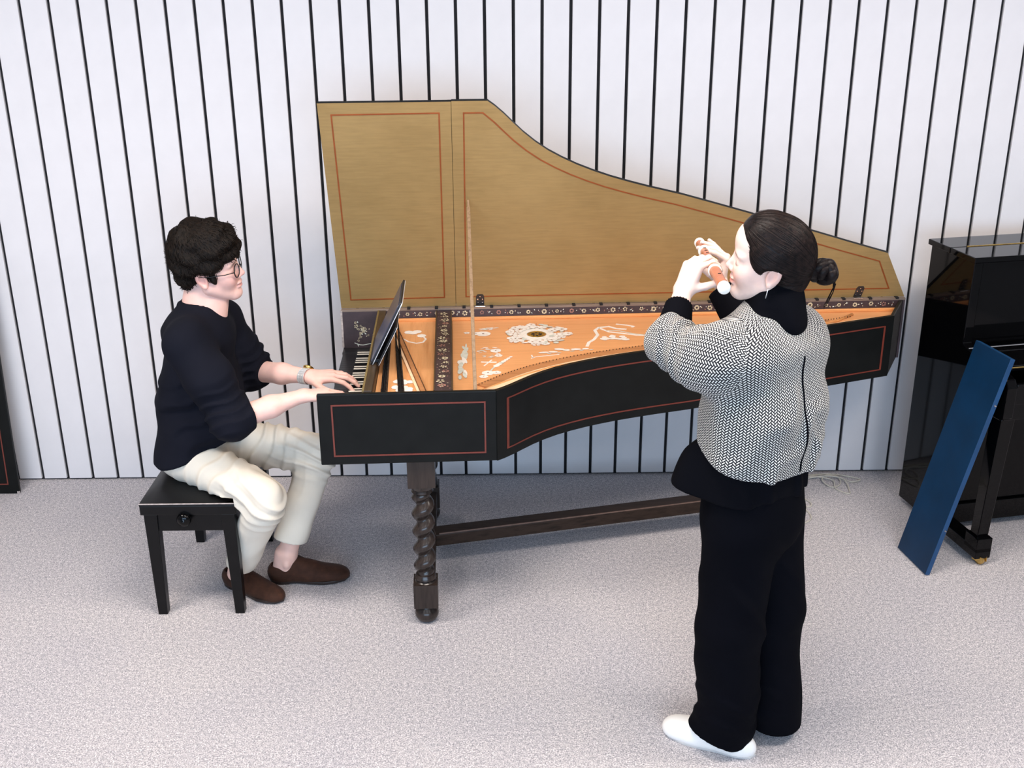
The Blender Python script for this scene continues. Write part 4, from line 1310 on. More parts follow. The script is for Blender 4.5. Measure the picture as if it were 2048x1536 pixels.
# ------------------------------------------------------------------ the man at the keyboard
def man():
    skin = skin_mat('skin_of_seated_person')
    base = (0.83, 0.53, 0.455); blush = (0.80, 0.36, 0.31)
    B = Skin()
    # head
    O = vec(-1.050, -0.870, 1.201)
    F = unit(vec(0.996, 0.02, 0.085)); U = unit(vec(-0.085, -0.19, 0.98))
    hs = 1.03
    hf = head_field(False)
    V, Fc = hf.mesh(0.0021)
    tint = head_tint(V, base, (0.62, 0.27, 0.24), blush, (0.06, 0.04, 0.035), False)
    B.add(place((V, Fc), O, F, U, hs), tint)
    f_, u_, l_ = frame(F, U)
    def hw(x, y, z): return O + hs * (x * f_ + y * l_ + z * u_)
    # neck, trunk and upper limbs (mostly under the clothes)
    t = SDF()
    t.cone(hw(-0.022, 0, -0.03), (-1.100, -0.868, 1.02), 0.056, 0.066, 0.02)
    t.cone(hw(0.02, 0, -0.06), (-1.062, -0.868, 1.03), 0.042, 0.060, 0.03)
    t.econe((-1.17, -0.87, 0.60), (-1.10, -0.87, 1.0), (0.085, 0.13), (0.07, 0.13), (1, 0, 0), 0.03)
    for sy in (-1, 1): t.cone((-1.095, -0.87, 0.99), (-1.09, -0.87 + sy * 0.15, 0.98), 0.05, 0.045, 0.03)
    t.chain([(-1.16, -0.95, 0.545), (-0.865, -1.13, 0.455), (-1.00, -0.955, 0.13)], (0.05, 0.030, 0.025), 0.02)
    t.chain([(-1.16, -0.79, 0.545), (-0.735, -0.80, 0.485), (-0.850, -0.885, 0.19)], (0.05, 0.030, 0.025), 0.02)
    B.add(t.mesh(0.006), base)
    # left ankle and foot inside the shoe, right ankle
    a = SDF(); a.chain([(-0.826, -0.868, 0.235), (-0.862, -0.890, 0.115), (-0.872, -0.892, 0.05)], (0.034, 0.036, 0.036), 0.01)
    a.ell((-0.862, -0.925, 0.085), (0.012, 0.010, 0.014), 0.008); a.cone((-0.885, -0.890, 0.12), (-0.90, -0.892, 0.04), 0.022, 0.026, 0.02)
    a.chain([(-1.0, -0.955, 0.2), (-1.045, -0.935, 0.06)], (0.04, 0.036), 0.01)
    B.add(a.mesh(0.004), (0.83, 0.53, 0.44))
    # arms with hands on the keys
    hr = SDF()
    eR, wR = vec(-0.955, -1.100, 0.745), vec(-0.742, -1.005, 0.792)
    hand_field(hr, wR, (0.90, 0.24, -0.02), (0.03, 0.05, 1), True,
               ((0.30, 0.42, 0.30), (0.26, 0.46, 0.32), (0.28, 0.46, 0.32), (0.30, 0.42, 0.30)), (0.16, 0.04, -0.08, -0.20), 0.99, None, eR)
    B.add(hr.mesh(0.0026), base)
    hl = SDF()
    eL, wL = vec(-0.985, -0.675, 0.765), vec(-0.752, -0.792, 0.782)
    hand_field(hl, wL, (0.93, -0.02, 0.02), (0.03, -0.12, 1), False,
               ((0.22, 0.40, 0.26), (0.18, 0.40, 0.28), (0.20, 0.42, 0.30), (0.22, 0.38, 0.28)), (0.22, 0.05, -0.10, -0.24), 1.0,
               ((0.60, 0.66, -0.22), (0.80, 0.50, -0.16), (0.90, 0.36, -0.14)), eL)
    B.add(hl.mesh(0.0026), base)
    P = B.build('person', skin)
    tag(P, 'person in a dark navy sweater and cream trousers seated playing the harpsichord', 'person')

    # ---- sweater
    navy = cloth('dark_navy_knit', (0.0065, 0.0072, 0.0125), 0.9, 0.0, 500, 0.35)
    s = SDF()
    X = (1, 0, 0)
    s.econe((-1.150, -0.872, 0.49), (-1.128, -0.870, 0.74), (0.152, 0.206), (0.136, 0.172), X, 0.04)
    s.econe((-1.128, -0.870, 0.74), (-1.105, -0.870, 0.96), (0.136, 0.168), (0.112, 0.165), X, 0.04)
    s.cone((-1.095, -1.000, 0.995), (-1.085, -0.750, 0.985), 0.073, 0.070, 0.05)
    s.cone((-1.105, -0.870, 0.98), (-1.092, -0.870, 1.050), 0.115, 0.074, 0.04)
    s.ell((-1.045, -0.87, 0.66), (0.085, 0.145, 0.10), 0.06)
    for E, Wr, S0 in ((eR, wR, (-1.092, -1.040, 0.975)), (eL, wL, (-1.075, -0.700, 0.970))):
        sl = SDF()
        c1 = E + (Wr - E) * 0.17
        sl.chain([S0, S0 * np.array(0.5) + E * 0.5, E, c1], (0.080, 0.077, 0.070, 0.056), 0.03)
        sl.warp(folds(E, unit(vec(*S0) - E), -0.03, 0.12, 0.036, 0.010, 1.0, (20, 8, 0)))
        d = unit(Wr - E)
        sl.cone(E + d * 0.028, E + d * 0.050, 0.055, 0.054, 0.006)
        sl.cut(E + d * 0.068, d, 0.006)
        s.sub(sl, 0.03)
    def hem(Pq):
        return (0.517 + 0.42 * np.clip(Pq[:, 0] + 1.25, 0, 0.35) - 0.20 * np.clip(Pq[:, 1] + 0.98, 0, 0.2)) - Pq[:, 2]
    s.cut((-1.1, -0.87, 0.470), (0, 0, -1), 0.006)
    # neck opening
    s.econe(hw(-0.02, 0, -0.05), (-1.100, -0.868, 1.02), (0.060, 0.062), (0.066, 0.068), X, 0.006, -1)
    s.warp(folds((-1.12, -0.95, 0.80), (0.5, 0.1, -0.9), -0.12, 0.20, 0.075, 0.010, 0.4, (3, 9, 4)))
    s.warp(waves(4, 7, 0.10, 0.26, 0.006))
    s.p.append((vec(-9, -9, -9), vec(9, 9, 9), hem, 0.010, 0))
    sw = np_mesh('sweater', *s.mesh(0.0052), navy, P)
    col = SDF()
    ring = [hw(-0.02, 0, -0.05) * 0 + vec(-1.088 + 0.072 * math.cos(q), -0.868 + 0.071 * math.sin(q), 1.052 - 0.030 * math.cos(q)) for q in np.linspace(0, 2 * math.pi, 25)]
    MB().tube([tuple(q) for q in ring], 0.0068, 8, False).build('collar', navy, sw, True)

    # ---- trousers
    cream = cloth('cream_cotton', (0.72, 0.655, 0.555), 0.85, 0.02, 600, 0.2, 0.05)
    s = SDF()
    s.ell((-1.155, -0.87, 0.545), (0.124, 0.178, 0.090), 0.05)
    s.econe((-1.150, -0.955, 0.540), (-0.868, -1.125, 0.462), (0.092, 0.088), (0.068, 0.068), (0, 0, 1), 0.05)
    s.econe((-1.165, -0.785, 0.545), (-0.740, -0.802, 0.490), (0.095, 0.088), (0.070, 0.070), (0, 0, 1), 0.05)
    r1 = SDF(); kR, aR = vec(-0.868, -1.125, 0.455), vec(-1.018, -0.962, 0.118)
    r1.econe(kR, aR, (0.067, 0.067), (0.056, 0.056), (1, 0, 0), 0.02); r1.cut(aR + (kR - aR) * 0.03, aR - kR + vec(0, 0, -0.10), 0.003)
    s.sub(r1, 0.018)
    l1 = SDF(); kL, aL = vec(-0.740, -0.802, 0.480), vec(-0.848, -0.884, 0.172)
    l1.econe(kL, aL, (0.069, 0.069), (0.060, 0.060), (1, 0, 0), 0.02); l1.cut(aL, aL - kL + vec(0, 0, -0.05), 0.003)
    s.sub(l1, 0.018)
    s.warp(folds(kR, (kR - aR), -0.10, 0.06, 0.045, 0.013, 0.2, (10, 14, 0)))
    s.warp(folds(kL, (kL - aL), -0.09, 0.05, 0.042, 0.012, 0.9, (14, 6, 0)))
    s.warp(folds((-1.0, -1.02, 0.5), unit(vec(-0.3, 0.17, 0.1)), -0.08, 0.16, 0.055, 0.009, 2.0, (10, 0, 16)))
    s.warp(folds((-0.95, -0.79, 0.52), unit(vec(-0.43, 0.0, 0.1)), -0.18, 0.10, 0.050, 0.009, 1.2, (0, 12, 12)))
    s.warp(waves(9, 6, 0.07, 0.16, 0.0035))
    s.cut((-1.1, -0.87, 0.4685), (0, 0, -1), 0.004) if False else None
    V, Fq = s.mesh(0.0048)
    # the seat flattens on the stool
    flat = (V[:, 0] < -0.955) & (V[:, 2] < 0.4685) & (V[:, 2] > 0.40)
    inx = flat & (V[:, 1] > -1.135)
    V[inx, 2] = 0.4688 + 0.0002 * (V[inx, 2] - 0.4685)
    tr = np_mesh('trousers', V, Fq, cream, P)
    # ---- shoes
    suede = plain('brown_suede', (0.045, 0.017, 0.009), 0.75, 0.3, 40, 0.4, 500, sheen=0.05, spec=0.2)
    soleM = plain('dark_shoe_sole', (0.018, 0.010, 0.008), 0.5, 0.2)
    lining = plain('tan_shoe_lining', (0.20, 0.10, 0.06), 0.7, 0.2)
    def shoe(heel, toe, hl=0.0):
        heel, toe = vec(*heel), vec(*toe)
        f = toe - heel; L = np.linalg.norm(f[:2]); ang = math.atan2(f[1], f[0])
        s = SDF(); k = L / 0.295
        s.ell((0.045, 0, 0.035), (0.046, 0.034, 0.052), 0.03)
        s.ell((0.115, 0, 0.038), (0.075, 0.036, 0.052), 0.04)
        s.ell((0.200, -0.002, 0.024), (0.090, 0.047, 0.036), 0.04)
        s.ell((0.255, -0.004, 0.018), (0.040, 0.036, 0.024), 0.02)
        s.cone((0.030, 0, 0.045), (0.095, 0, 0.075), 0.032, 0.030, 0.02)
        s.econe((0.045, 0, 0.050), (0.068, 0, 0.150), (0.036, 0.026), (0.050, 0.040), (1, 0, 0), 0.006, -1)
        s.cut((0, 0, 0.012), (0, 0, -1), 0.003)
        V, Fc = s.mesh(0.003)
        ca, sa = math.cos(ang), math.sin(ang)
        V = V * k
        W = np.stack([heel[0] + V[:, 0] * ca - V[:, 1] * sa, heel[1] + V[:, 0] * sa + V[:, 1] * ca, V[:, 2]], 1)
        o = np_mesh('shoe', W, Fc, suede, P)
        pts = []
        prof = [(0.0, 0.0), (0.012, 0.024), (0.045, 0.034), (0.10, 0.032), (0.15, 0.040), (0.20, 0.049), (0.245, 0.043), (0.280, 0.027), (0.297, 0.0)]
        for x, y in prof: pts.append((x, y))
        for x, y in prof[-2:0:-1]: pts.append((x, -y - (0.004 if x > .14 else 0)))
        def tw(p): return [(heel[0] + k * (x * ca - y * sa), heel[1] + k * (x * sa + y * ca)) for x, y in p]
        mb = MB().prism(tw(pts), 0.004, 0.015)
        hp = [(0.002, 0.0), (0.012, 0.023), (0.045, 0.033), (0.075, 0.032), (0.075, -0.032), (0.045, -0.033), (0.012, -0.023)]
        mb.prism(tw(hp), 0.0, 0.012)
        fp = [(0.14, 0.036), (0.20, 0.046), (0.25, 0.038), (0.27, 0.02), (0.27, -0.022), (0.25, -0.04), (0.20, -0.049), (0.14, -0.038)]
        mb.prism(tw(fp), 0.0, 0.006)
        mb.build('sole', soleM, o, bevel=0.002)
        lc = MB()
        for i, x in enumerate((0.118, 0.132, 0.146, 0.160)):
            z = 0.086 - 0.0105 * i
            lc.tube([(*tw([(x, -0.016 + 0.004 * j)])[0], k * (z + 0.004 - 0.012 * (abs(-0.016 + 0.004 * j) / 0.016) ** 2)) for j in range(9)], 0.0022, 6)
        tag(lc.build('laces', soleM, o, True), kind='stuff')
        return o
    shoe((-1.098, -0.900, 0), (-0.858, -1.040, 0))
    shoe((-0.936, -0.893, 0), (-0.640, -0.872, 0))

    # ---- hair
    hair = hair_mat('dark_brown_curly_hair', (0.0035, 0.0026, 0.0022), (0.015, 0.0095, 0.0065), 0.55)
    h = SDF()
    h.ell((-0.010, 0, 0.086), (0.098, 0.088, 0.087), 0.03)
    h.ell((-0.040, 0, 0.046), (0.074, 0.084, 0.084), 0.03)
    h.ell((0.052, 0, 0.092), (0.062, 0.078, 0.058), 0.04)
    h.ell((0.080, 0.002, 0.060), (0.034, 0.062, 0.042), 0.02)
    for y in (-1, 1):
        h.ell((0.012, y * 0.068, 0.050), (0.058, 0.026, 0.044), 0.02)
        h.cone((0.022, y * 0.068, 0.032), (0.036, y * 0.071, -0.024), 0.018, 0.004, 0.012)
        h.ell((-0.006, y * 0.080, -0.006), (0.022, 0.03, 0.026), 0.008, -1)
    h.ell((-0.062, 0, -0.022), (0.038, 0.057, 0.044), 0.03)
    h.ell((0.130, 0, -0.012), (0.056, 0.09, 0.046), 0.012, -1)
    h.warp(waves(21, 10, 0.03, 0.07, 0.006))
    Vh, Fh = h.mesh(0.0036)
    ho = np_mesh('hair', *place((Vh, Fh), O, F, U, hs), hair, P)
    R = np.random.RandomState(2)
    def to_world(o):
        V = np.empty(len(o.data.vertices) * 3, np.float32); o.data.vertices.foreach_get('co', V)
        W, _ = place((V.reshape(-1, 3).astype(float), None), O, F, U, hs)
        o.data.vertices.foreach_set('co', W.astype(np.float32).ravel()); o.data.update()
        tag(o, kind='stuff')
    crown = vec(-0.035, 0.0, 0.20)
    def ok(st): return ~((st[:, 0] > 0.06) & (st[:, 2] < 0.045)) & ~((np.abs(st[:, 1]) > .06) & (st[:, 2] < .02) & (st[:, 0] > -.035))
    # combed locks running from the crown
    st = Vh[R.choice(len(Vh), 2600, replace=False)]; st = st[ok(st)]
    def fall(Pp, d, i):
        v = Pp - crown; v = v / (np.linalg.norm(v, axis=1, keepdims=True) + 1e-6)
        return 0.5 * d + 0.5 * (v + vec(0.25, 0, -0.1))
    st = st - 0.03 * (st - crown) / np.linalg.norm(st - crown, axis=1, keepdims=True)
    to_world(strands(h, st, R.normal(size=st.shape) * 0.6, 7, 0.0052, 0.0021, hair, 'locks', ho, 0.0022, 5, fall, 0.28, True))
    # tousled ends standing off the outline
    st = Vh[R.choice(len(Vh), 900, replace=False)]; st = st[ok(st)]; g = h.grad(st)
    d = g * 0.30 + R.normal(size=g.shape) * 0.55 + (st - crown) * 3.0
    to_world(strands(h, st, d, 5, 0.0034, 0.0012, hair, 'tousled_ends', ho, 0.0, 6, None, 0.45, False))
    # ---- glasses
    blk = plain('black_spectacle_frame', (0.006, 0.005, 0.006), 0.3, 0.2)
    gl = MB()
    for y in (-0.033, 0.033):
        gl.tube([hw(0.106 - 0.006 * abs(y + 0.024 * math.cos(q)) / 0.05, y + 0.0245 * math.cos(q), 0.001 + 0.0215 * math.sin(q)) for q in np.linspace(0, 2 * math.pi, 25)], 0.0020, 6, False)
        sy = 1 if y > 0 else -1
        gl.tube([hw(0.100, sy * 0.058, 0.006), hw(0.070, sy * 0.071, 0.006), hw(0.02, sy * 0.079, 0.008), hw(-0.012, sy * 0.079, 0.010)], 0.0016, 6)
    gl.tube([hw(0.108, -0.009, 0.004), hw(0.113, 0, 0.007), hw(0.108, 0.009, 0.004)], 0.0016, 6)
    go = gl.build('glasses', blk, P, True)
    gm = NT('lens_glass'); gm.set((1, 1, 1), 0.02); gm.b.inputs['Transmission Weight'].default_value = 1.0; gm.b.inputs['IOR'].default_value = 1.05
    for y in (-0.033, 0.033):
        c = [hw(0.106 - 0.006 * abs(y + 0.023 * math.cos(q)) / 0.05, y + 0.0235 * math.cos(q), 0.001 + 0.0205 * math.sin(q)) for q in np.linspace(0, 2 * math.pi, 21)[:-1]]
        n = len(c)
        MB().add([tuple(q) for q in c] + [tuple(q - f_ * 0.001) for q in c], [tuple(range(n)), tuple(range(2 * n - 1, n - 1, -1))] + [(i, (i + 1) % n, n + (i + 1) % n, n + i) for i in range(n)]).build('lens', gm.m, go)
    # ---- wristwatch on the far wrist
    ax = unit(wL - eL)
    wc = wL - ax * 0.012
    x = unit(np.cross(ax, (0, 0, 1))); z = np.cross(x, ax)
    wt = MB()
    for k in range(22):
        q = 2 * math.pi * k / 22
        c = wc + (x * math.cos(q) * 0.0335 + z * math.sin(q) * 0.0275)
        tdir = unit(-x * math.sin(q) * 0.0335 + z * math.cos(q) * 0.0275); nd = unit(np.cross(ax, tdir))
        for off, w in ((-0.0100, 0.0075), (0.0, 0.0110), (0.0100, 0.0075)):
            cc = c + ax * off
            p = [cc + ax * sx * w / 2 + tdir * sy * 0.0042 + nd * sz * 0.0016 for sz in (-1, 1) for sx, sy in ((-1, -1), (1, -1), (1, 1), (-1, 1))]
            wt.hexa([tuple(v) for v in p])
    wo = wt.build('wristwatch', M['watchsteel'], P, bevel=0.0006)
    MB().lathe([(0.0, 0.0), (0.018, 0.0), (0.0195, 0.002), (0.0195, 0.007), (0.017, 0.010), (0.0, 0.010)], 24, tuple(wc + unit(z - x * 0.9) * 0.0275), tuple(unit(z - x * 0.9))).build('watch_case', M['brass'], wo, True)
man()
# ------------------------------------------------------------------ the standing flute player
FL0 = vec(0.500, -1.86, 1.404); FL1 = vec(0.538, -1.28, 1.379)      # flute: cap end, foot end
def woman():
    skin = skin_mat('skin_of_standing_person')
    base = (0.80, 0.60, 0.52); blush = (0.78, 0.42, 0.35)
    B = Skin()
    O = vec(0.630, -1.800, 1.452); hs = 0.97
    F = unit(vec(-0.965, 0.215, 0.105))
    U = unit(vec(0.05, -0.22, 0.97))
    hf = head_field(True)
    V, Fc = hf.mesh(0.0021)
    tint = head_tint(V, base, (0.72, 0.24, 0.20), blush, (0.16, 0.09, 0.07), True)
    B.add(place((V, Fc), O, F, U, hs), tint)
    f_, u_, l_ = frame(F, U)
    def hw(x, y, z): return O + hs * (x * f_ + y * l_ + z * u_)
    fac = unit(vec(-0.64, 0.77, 0)); lef = vec(-fac[1], fac[0], 0)
    C0 = vec(0.632, -1.800, 0)                     # body axis on the floor plan
    def bp(f, l, z): return C0 + fac * f + lef * l + vec(0, 0, z)
    t = SDF()
    t.cone(hw(-0.025, 0, -0.03), bp(-0.02, 0, 1.24), 0.050, 0.055, 0.02)
    t.cone(hw(0.015, 0, -0.06), bp(0.02, 0, 1.26), 0.036, 0.050, 0.03)
    t.econe(bp(0, 0, 0.85), bp(0, 0, 1.22), (0.08, 0.11), (0.075, 0.12), fac, 0.03)
    t.chain([bp(0, 0.08, 0.84), bp(-0.01, 0.075, 0.45), bp(-0.02, 0.07, 0.08)], (0.06, 0.045, 0.03), 0.03)
    t.chain([bp(0, -0.08, 0.84), bp(-0.01, -0.085, 0.45), bp(-0.02, -0.09, 0.08)], (0.06, 0.045, 0.03), 0.03)
    t.cone(bp(0, 0.12, 1.21), bp(0, -0.12, 1.21), 0.05, 0.05, 0.03)
    B.add(t.mesh(0.007), base)
    # left arm and hand
    eL, wL = vec(0.388, -1.765, 1.226), vec(0.436, -1.612, 1.322)
    hl = SDF()
    hand_field(hl, wL, (0.38, 0.14, 0.90), (-0.80, -0.46, 0.30), False,
               ((0.95, 0.75, 0.35), (0.90, 0.80, 0.35), (0.90, 0.80, 0.35), (0.75, 0.70, 0.35)), (0.10, 0.02, -0.05, -0.12), 0.93,
               ((0.55, 0.55, -0.62), (0.62, 0.30, -0.72), (0.62, 0.15, -0.77)), eL, (0.0245, 0.036))
    B.add(hl.mesh(0.0024), base)
    # right arm and hand
    eR, wR = vec(0.690, -1.490, 1.110), vec(0.588, -1.365, 1.272)
    hr = SDF()
    hand_field(hr, wR, (0.14, 0.02, 0.98), (0.98, -0.05, -0.14), True,
               ((1.20, 0.25, 0.15), (1.15, 0.40, 0.2), (0.95, 0.35, 0.15), (0.62, 0.30, 0.10)), (0.16, 0.04, -0.08, -0.22), 0.93,
               ((0.45, 0.35, -0.80), (0.50, 0.10, -0.86), (0.50, 0.0, -0.86)), eR, (0.0245, 0.036))
    B.add(hr.mesh(0.0024), base)
    P = B.build('person', skin)
    tag(P, 'person in a black and white patterned sweater standing and playing a flute', 'person')

    black = cloth('black_knit', (0.0025, 0.0027, 0.0045), 0.9, 0.0, 450, 0.3, spec=0.06)
    blackt = cloth('black_trouser_cloth', (0.0022, 0.0024, 0.0042), 0.9, 0.0, 700, 0.15, spec=0.05)
    weave = weave_mat()
    # ---- sweater body
    SL = vec(0.520, -1.885, 1.225); SR = vec(0.752, -1.700, 1.225)
    s = SDF()
    body = SDF()
    body.econe(bp(0.000, 0.018, 0.82), bp(-0.010, 0, 1.06), (0.150, 0.196), (0.135, 0.178), fac, 0.04)
    body.econe(bp(-0.010, 0, 1.06), bp(-0.012, 0, 1.205), (0.135, 0.178), (0.105, 0.165), fac, 0.04)
    body.cone(bp(-0.01, 0.10, 1.225), bp(-0.01, -0.10, 1.225), 0.078, 0.078, 0.05)
    body.cone(bp(-0.005, 0, 1.24), bp(0, 0, 1.285), 0.11, 0.085, 0.04)
    s.sub(body, 0.0)
    # hem: dips at the back, rises to the front
    def hemcut(P_):
        q = P_ - C0
        f = q @ fac; l = q @ lef
        z = 0.948 + 0.25 * f - 0.01 * l
        return z - P_[:, 2]
    al = SDF()
    cL = eL + (wL - eL) * 0.30
    al.chain([SL + (SR - SL) * 0.18, SL + vec(-0.02, 0.01, 0.0), (SL + eL) / 2 + vec(0.0, -0.01, -0.02), eL + vec(0, 0, 0.0), cL], (0.092, 0.086, 0.073, 0.055, 0.049), 0.04)
    al.warp(folds(eL, unit(SL - eL), -0.04, 0.10, 0.05, 0.010, 0.7, (6, 6, 10)))
    al.cut(cL + unit(wL - eL) * 0.016, wL - eL, 0.012)
    s.sub(al, 0.045)
    ar = SDF()
    cR = eR + (wR - eR) * 0.40
    ar.chain([SR + (SL - SR) * 0.18, (SR + eR) / 2, eR, cR], (0.088, 0.078, 0.070, 0.060), 0.04)
    ar.cut(cR + unit(wR - eR) * 0.01, wR - eR, 0.010)
    s.sub(ar, 0.045)
    # drape folds
    s.warp(folds(bp(-0.14, 0.06, 1.00), unit(lef * 0.75 + vec(0, 0, 0.65)), -0.16, 0.10, 0.10, 0.014, 0.3, (2, 4, 3)))
    s.warp(folds(bp(-0.08, -0.12, 0.95), unit(lef * -0.7 + vec(0, 0, 0.7)), -0.14, 0.14, 0.13, 0.006, 1.4, (4, 2, 2)))
    s.warp(waves(31, 6, 0.12, 0.26, 0.006))
    s.p.append((vec(-9, -9, -9), vec(9, 9, 9), hemcut, 0.006, 0))
    V, Fq = s.mesh(0.0050)
    o = np_mesh('sweater', V, Fq, weave, P)
    # cloth coordinates: round the trunk, or along each sleeve
    def uv_body(p):
        q = p - C0
        return np.stack([np.arctan2(q @ lef, -(q @ fac)) * 0.160, p[:, 2]], 1)
    def uv_arm(p, a, b, ref):
        w = unit(b - a); x = unit(np.asarray(ref) - w * (np.asarray(ref) @ w)); y = np.cross(w, x)
        q = p - a
        return np.stack([np.arctan2(q @ y, q @ x) * 0.078, -(q @ w)], 1)
    fc = V[Fq].mean(1)
    dB = body.at(fc); dL = al.at(fc); dR = ar.at(fc)
    lab = np.where((dL < dB - 0.006) & (dL < dR), 1, np.where((dR < dB - 0.006), 2, 0))
    dist_e = np.linalg.norm(fc - eL, axis=1)
    fore = (lab == 1) & (((fc - eL) @ unit(wL - eL)) > 0.0)
    lab[fore] = 3
    corners = V[Fq.ravel()]
    UV = np.zeros((len(corners), 2))
    L4 = np.repeat(lab, 4)
    ub = uv_body(corners)
    # keep faces that straddle the wrap line whole
    for code, fn in ((0, uv_body), (1, lambda p: uv_arm(p, SL, eL, (0.3, 0.6, -0.8))), (2, lambda p: uv_arm(p, SR, eR, (0.6, 0.6, -0.5))), (3, lambda p: uv_arm(p, eL, wL, (0.6, 0.6, -0.5)))):
        m = L4 == code
        if m.any():
            q = fn(corners[m]).reshape(-1, 4, 2)
            per = 0.160 * 2 * math.pi if code == 0 else 0.078 * 2 * math.pi
            d = q[:, :, 0] - q[:, :1, 0]
            q[:, :, 0] -= per * np.round(d / per)
            UV[m] = q.reshape(-1, 2)
    me = o.data
    lay = me.uv_layers.new(name='cloth')
    lay.data.foreach_set('uv', UV.astype(np.float32).ravel())
    sw = o
    # dark seam down the centre back, ribbed black cuffs and the folded black collar
    zs = np.linspace(1.235, 0.925, 26)
    pts = np.stack([bp(-0.26, 0.004 + 0.028 * max(0, (1.0 - z) / 0.13) * 0.5, z) for z in zs])
    for _ in range(14):
        pts = pts + fac * np.clip(s.at(pts) - 0.0004, -0.01, 0.03)[:, None]
    pts = pts[np.abs(s.at(pts) - 0.0004) < 0.002]
    MB().tube([tuple(p) for p in pts], 0.0026, 6).build('back_seam', black, sw, True)
    def rib(name, a, b, r0, r1, sq=1.0, n=14, ribs=26, amp=0.0012):
        a, b = vec(*a), vec(*b); w = unit(b - a); x = unit(np.cross(w, (0.2, 0.3, 1))); y = np.cross(w, x)
        vs = []; fs = []; seg = ribs * 2
        rows = [(0, r0 * 0.9)] + [(i / n, r0 + (r1 - r0) * i / n) for i in range(n + 1)] + [(1.0, r1 - 0.004), (0.9, r1 - 0.006)]
        for tt, r in rows:
            c = a + (b - a) * tt
            for k in range(seg):
                q = 2 * math.pi * k / seg
                rr = r + (amp if k % 2 else -amp)
                vs.append(c + (x * math.cos(q) + y * math.sin(q)) * rr)
        for i in range(len(rows) - 1):
            for k in range(seg):
                k2 = (k + 1) % seg
                fs.append((i * seg + k, i * seg + k2, (i + 1) * seg + k2, (i + 1) * seg + k))
        return MB().add(vs, fs).build(name, black, sw, True)
    dl = unit(wL - eL)
    rib('cuff', cL - dl * 0.012, cL + dl * 0.082, 0.047, 0.036)
    dr = unit(wR - eR)
    rib('cuff', cR - dr * 0.015, wR - dr * 0.016, 0.053, 0.043)
    c = SDF()
    c.cone(bp(-0.010, -0.008, 1.302), bp(-0.010, -0.010, 1.342), 0.086, 0.077, 0.02)
    c.cone(bp(-0.012, -0.010, 1.340), hw(-0.034, 0, -0.055), 0.072, 0.056, 0.02)
    c.ell(hw(0.035, 0, -0.01), (0.078, 0.078, 0.078), 0.004, -1)
    c.warp(waves(12, 5, 0.05, 0.12, 0.004))
    np_mesh('collar', *c.mesh(0.0042), black, sw)
    # ---- black layer under the sweater
    u = SDF()
    u.econe(bp(0.02, 0.01, 0.76), bp(0.0, 0, 1.0), (0.150, 0.182), (0.115, 0.155), fac, 0.03)
    u.ell(bp(0.10, 0.11, 0.80), (0.075, 0.095, 0.16), 0.05, 1, [fac, lef, (0, 0, 1)])
    def uh(P_):
        q = P_ - C0
        return (0.840 + 0.05 * (q @ fac) - 0.02 * (q @ lef) + 0.008 * np.sin((q @ lef) * 30)) - P_[:, 2]
    u.cut((0, 0, 0.99), (0, 0, 1), 0.01)
    u.warp(folds(bp(0, 0, 0.85), lef, -0.2, 0.2, 0.085, 0.010, 0.5, (0, 0, 4)))
    u.p.append((vec(-9, -9, -9), vec(9, 9, 9), uh, 0.010, 0))
    np_mesh('undershirt', *u.mesh(0.0055), black, P)
    # ---- wide trousers
    s2 = SDF()
    s2.econe(bp(0, 0, 0.74), bp(0, 0, 0.90), (0.132, 0.168), (0.115, 0.150), fac, 0.04)
    hL, mL, bL = vec(0.590, -1.845, 0.74), vec(0.578, -1.862, 0.42), vec(0.585, -1.850, 0.030)
    hR, mR, bR = vec(0.690, -1.760, 0.74), vec(0.722, -1.775, 0.42), vec(0.748, -1.785, 0.030)
    lg = SDF()
    lg.econe(hL, mL, (0.108, 0.098), (0.093, 0.088), (1, 0, 0), 0.03); lg.econe(mL, bL + vec(0, 0, -0.02), (0.093, 0.088), (0.086, 0.076), (1, 0, 0), 0.02)
    lg.econe(bL + vec(0, 0, 0.05), bL + vec(-0.03, 0.012, 0.02), (0.083, 0.070), (0.085, 0.066), (1, 0, 0), 0.02)
    s2.sub(lg, 0.02)
    rg = SDF()
    rg.econe(hR, mR, (0.100, 0.095), (0.082, 0.085), (1, 0, 0), 0.03); rg.econe(mR, bR + vec(0, 0, -0.02), (0.082, 0.085), (0.078, 0.080), (1, 0, 0), 0.02)
    s2.sub(rg, 0.008)
    def th_(P_):
        return (0.033 + 0.36 * np.clip(0.595 - P_[:, 0], 0, 0.25)) - P_[:, 2]
    s2.warp(folds((0.58, -1.87, 0.12), (0, 0, 1), -0.10, 0.14, 0.10, 0.007, 0.5, (9, 6, 0)))
    s2.warp(folds((0.62, -1.85, 0.50), (0.35, 0.1, 0.9), -0.25, 0.25, 0.20, 0.006, 1.5, (8, 5, 0)))
    s2.warp(waves(44, 6, 0.14, 0.34, 0.005))
    s2.p.append((vec(-9, -9, -9), vec(9, 9, 9), th_, 0.004, 0))
    np_mesh('trousers', *s2.mesh(0.006), blackt, P)
    # ---- white flat shoes
    white = plain('white_leather', (0.86, 0.84, 0.81), 0.42, 0.03, 20, 0.1, 300)
    solew = plain('grey_rubber_sole', (0.55, 0.53, 0.52), 0.6, 0.05)
